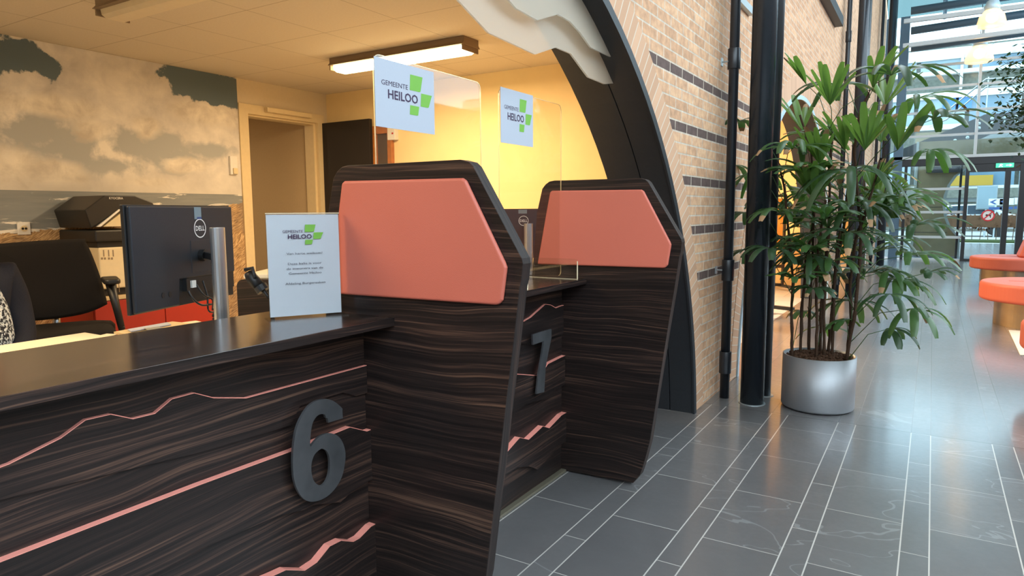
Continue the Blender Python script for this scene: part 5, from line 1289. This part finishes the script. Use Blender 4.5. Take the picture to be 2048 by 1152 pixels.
# office block outside
yb=46; B_=lambda u,v: PY(u,v,yb)
t=thing('office_building',(6,yb,0),'grey pebble-clad office block with white bands and blue windows across the street','building')
xL,xR=-6,30; z=lambda v: B_(1900,v).z
MB().box(xL,xR,yb+.4,yb+8,0,z(90)).build('wall',M['pebble'],t)
for va,vb in ((96,118),(140,148),(182,196),(248,258),(372,378)): MB().box(xL,xR,yb,yb+.4,z(vb),z(va)).build('white_band',M['band'],t)
for va,vb,m_ in ((118,140,'winpale'),(196,248,'winpale'),(300,372,'winpale')):
    x=xL
    k=0
    while x<xR:
        MB().box(x+.06,x+2.3,yb+.15,yb+.4,z(vb),z(va)).build('window',M[m_ if k%3 else 'winblue'],t); x+=2.45; k+=1
for x0 in (B_(1886,200).x,B_(1912,200).x): MB().box(x0,x0+.75,yb+.1,yb+.15,z(222),z(190)).build('blue_blind',M['blueblind'],t)
a=B_(1900,352); MB().box(a.x-.9,a.x+2.0,yb-.1,yb+.1,z(372),z(352)).build('yellow_panel',M['yellowpanel'],t)
MB().box(B_(1920,150).x,B_(1926,150).x,yb-.05,yb+.3,z(180),z(110)).build('downpipe',M['band'],t)
MB().box(xL,xR,yb-.3,yb+.1,z(396),z(378)).build('spandrel',M['pebble'],t)
MB().box(xL,xR,yb+.2,yb+.39,z(404),z(396)).build('dark_band',M['concrete_band'],t)
# street signs outside
for i,(u,v) in enumerate(((1992,404),(2014,403),(2043,402))):
    c=PY(u,v,36); t=thing('direction_sign',(c.x,36,0),'white street direction sign with a blue arrow, '+['leftmost outside the doors','middle of three outside the doors','rightmost of three outside the doors'][i],'sign','street direction signs')
    MB().tube([(c.x,36.03,0),(c.x,36.03,c.z+.1)],.03,8).build('post',M['zinc'],t)
    MB().box(c.x-.26,c.x+.26,35.98,36.0,c.z-.14,c.z+.14).build('plate',M['band'],t,bevel=.003)
    s=-1 if i<2 else 1
    MB().prism([(c.x+s*.23,35.975,c.z),(c.x+s*.05,35.975,c.z+.1),(c.x-s*.04,35.975,c.z+.1),(c.x+s*.1,35.975,c.z),(c.x-s*.04,35.975,c.z-.1),(c.x+s*.05,35.975,c.z-.1)],(0,.004,0)).build('arrow',M['signblue'],t)
    MB().box(c.x-.24,c.x+.22,35.98,36.0,c.z-.33,c.z-.22).build('name_plate',M['signblue'],t)
c=PY(1974,395,37); t=thing('notice_board',(c.x,37,0),'pale blue notice board on a post outside the doors','board')
MB().box(c.x-.35,c.x+.35,37,37.05,c.z-.5,c.z+.5).build('board',M['winpale'],t,bevel=.01); MB().box(c.x-.38,c.x+.38,37.05,37.08,c.z-.53,c.z+.53).build('frame',M['concrete_band'],t); MB().tube([(c.x,37.1,0),(c.x,37.1,c.z)],.04,8).build('post',M['zinc'],t)
# ------------------------------------------------------------------ mobile display boards in the hall behind the second arch
def board(P0,P1,z1,label,post):
    ux=(P1-P0); w_=ux.length; Fm=local((P0.x,P0.y,0),(ux.x,ux.y,0)); t=thing('display_board',Fm(w_/2,0,0),label,'display board','mobile display boards')
    q=MB(); fbox(q,Fm,0,.035,.09,z1,-.018,.018); fbox(q,Fm,w_-.035,w_,.09,z1,-.018,.018); fbox(q,Fm,.035,w_-.035,z1-.04,z1,-.018,.018); fbox(q,Fm,.035,w_-.035,.36,.41,-.018,.018)
    q.build('frame',M['black'],t)
    q=MB(); 
    for e in (0,w_-.05): fbox(q,Fm,e,e+.05,.06,.10,-.28,.28)
    fbox(q,Fm,.05,w_-.05,.075,.115,-.02,.02)
    fb_=q.build('foot_bar',M['black'],t)
    for e in (.025,w_-.025):
        for s in (-.24,.24): p=Fm(e,.03,s); MB().blob(p,.03,.03,.03,12,8).build('castor',M['alu'],fb_,smooth=True)
    q=MB(); fbox(q,Fm,.05,w_-.05,.72,z1-.06,-.006,.006); q.build('poster',M[post],t)
    q=MB(); fbox(q,Fm,.12,w_*.5,1.1,1.5,.0065,.009); q.build('poster_picture',M['poster_a' if post=='poster_b' else 'red'],t)
    return t
a=PZ(1480,653,0); b=PZ(1612,655,0)
board(Vector((-1.95,7.75,0)),Vector((-1.62,8.75,0)),1.62,'black framed display board on castors with a yellow poster, behind the palm','poster_b')
board(Vector((-2.75,10.6,0)),Vector((-1.95,11.3,0)),1.5,'black framed display board with an orange poster deeper in the hall behind the palm','poster_a')
# ------------------------------------------------------------------ ficus tree at the right edge
c0=Vector((1.72,11.5,0)); t=thing('ficus_tree',c0,'dark leafy indoor fig tree reaching in at the top right edge','tree')
MB().lathe(c0,[(.28,0),(.33,.02),(.36,.5),(.34,.5),(.33,.44),(.02,.44)],32).build('planter',M['potmetal'],t,smooth=True)
q=MB().tube([c0+Vector((0,0,.4)),c0+Vector((.03,0,1.3)),c0+Vector((-.05,.05,2.2)),c0+Vector((-.1,0,3.3))],[.045,.04,.032,.015],10)
rf=random.Random(11); tips=[]
for i in range(40):
    z0=rf.uniform(1.9,3.2); a=rf.uniform(0,2*PI); L_=rf.uniform(.4,.95); e=Vector((c0.x-.05+math.cos(a)*L_,c0.y+math.sin(a)*L_,z0+rf.uniform(-.1,.5)))
    q.tube([(c0.x-.05,c0.y,z0),((c0.x+e.x)/2,(c0.y+e.y)/2,z0+.2),tuple(e)],[.014,.009,.004],5); tips.append((Vector((c0.x-.05,c0.y,z0)),e))
q.build('trunk',M['bark'],t,smooth=True)
q=MB()
for i in range(9000):
    s,e=rf.choice(tips); p=s.lerp(e,rf.uniform(.35,1.1))+Vector((rf.gauss(0,.10),rf.gauss(0,.10),rf.gauss(-.04,.12)))
    a=rf.uniform(0,2*PI); L_=rf.uniform(.06,.10); d=Vector((math.cos(a),math.sin(a),rf.uniform(-1.0,.1))).normalized(); sd_=d.cross(Vector((rf.uniform(-.4,.4),rf.uniform(-.4,.4),1))).normalized()*L_*.28
    q.add([p,p+d*L_*.45+sd_,p+d*L_,p+d*L_*.45-sd_],[(0,1,2,3)])
q.build('foliage',M['leaf_f'],t)
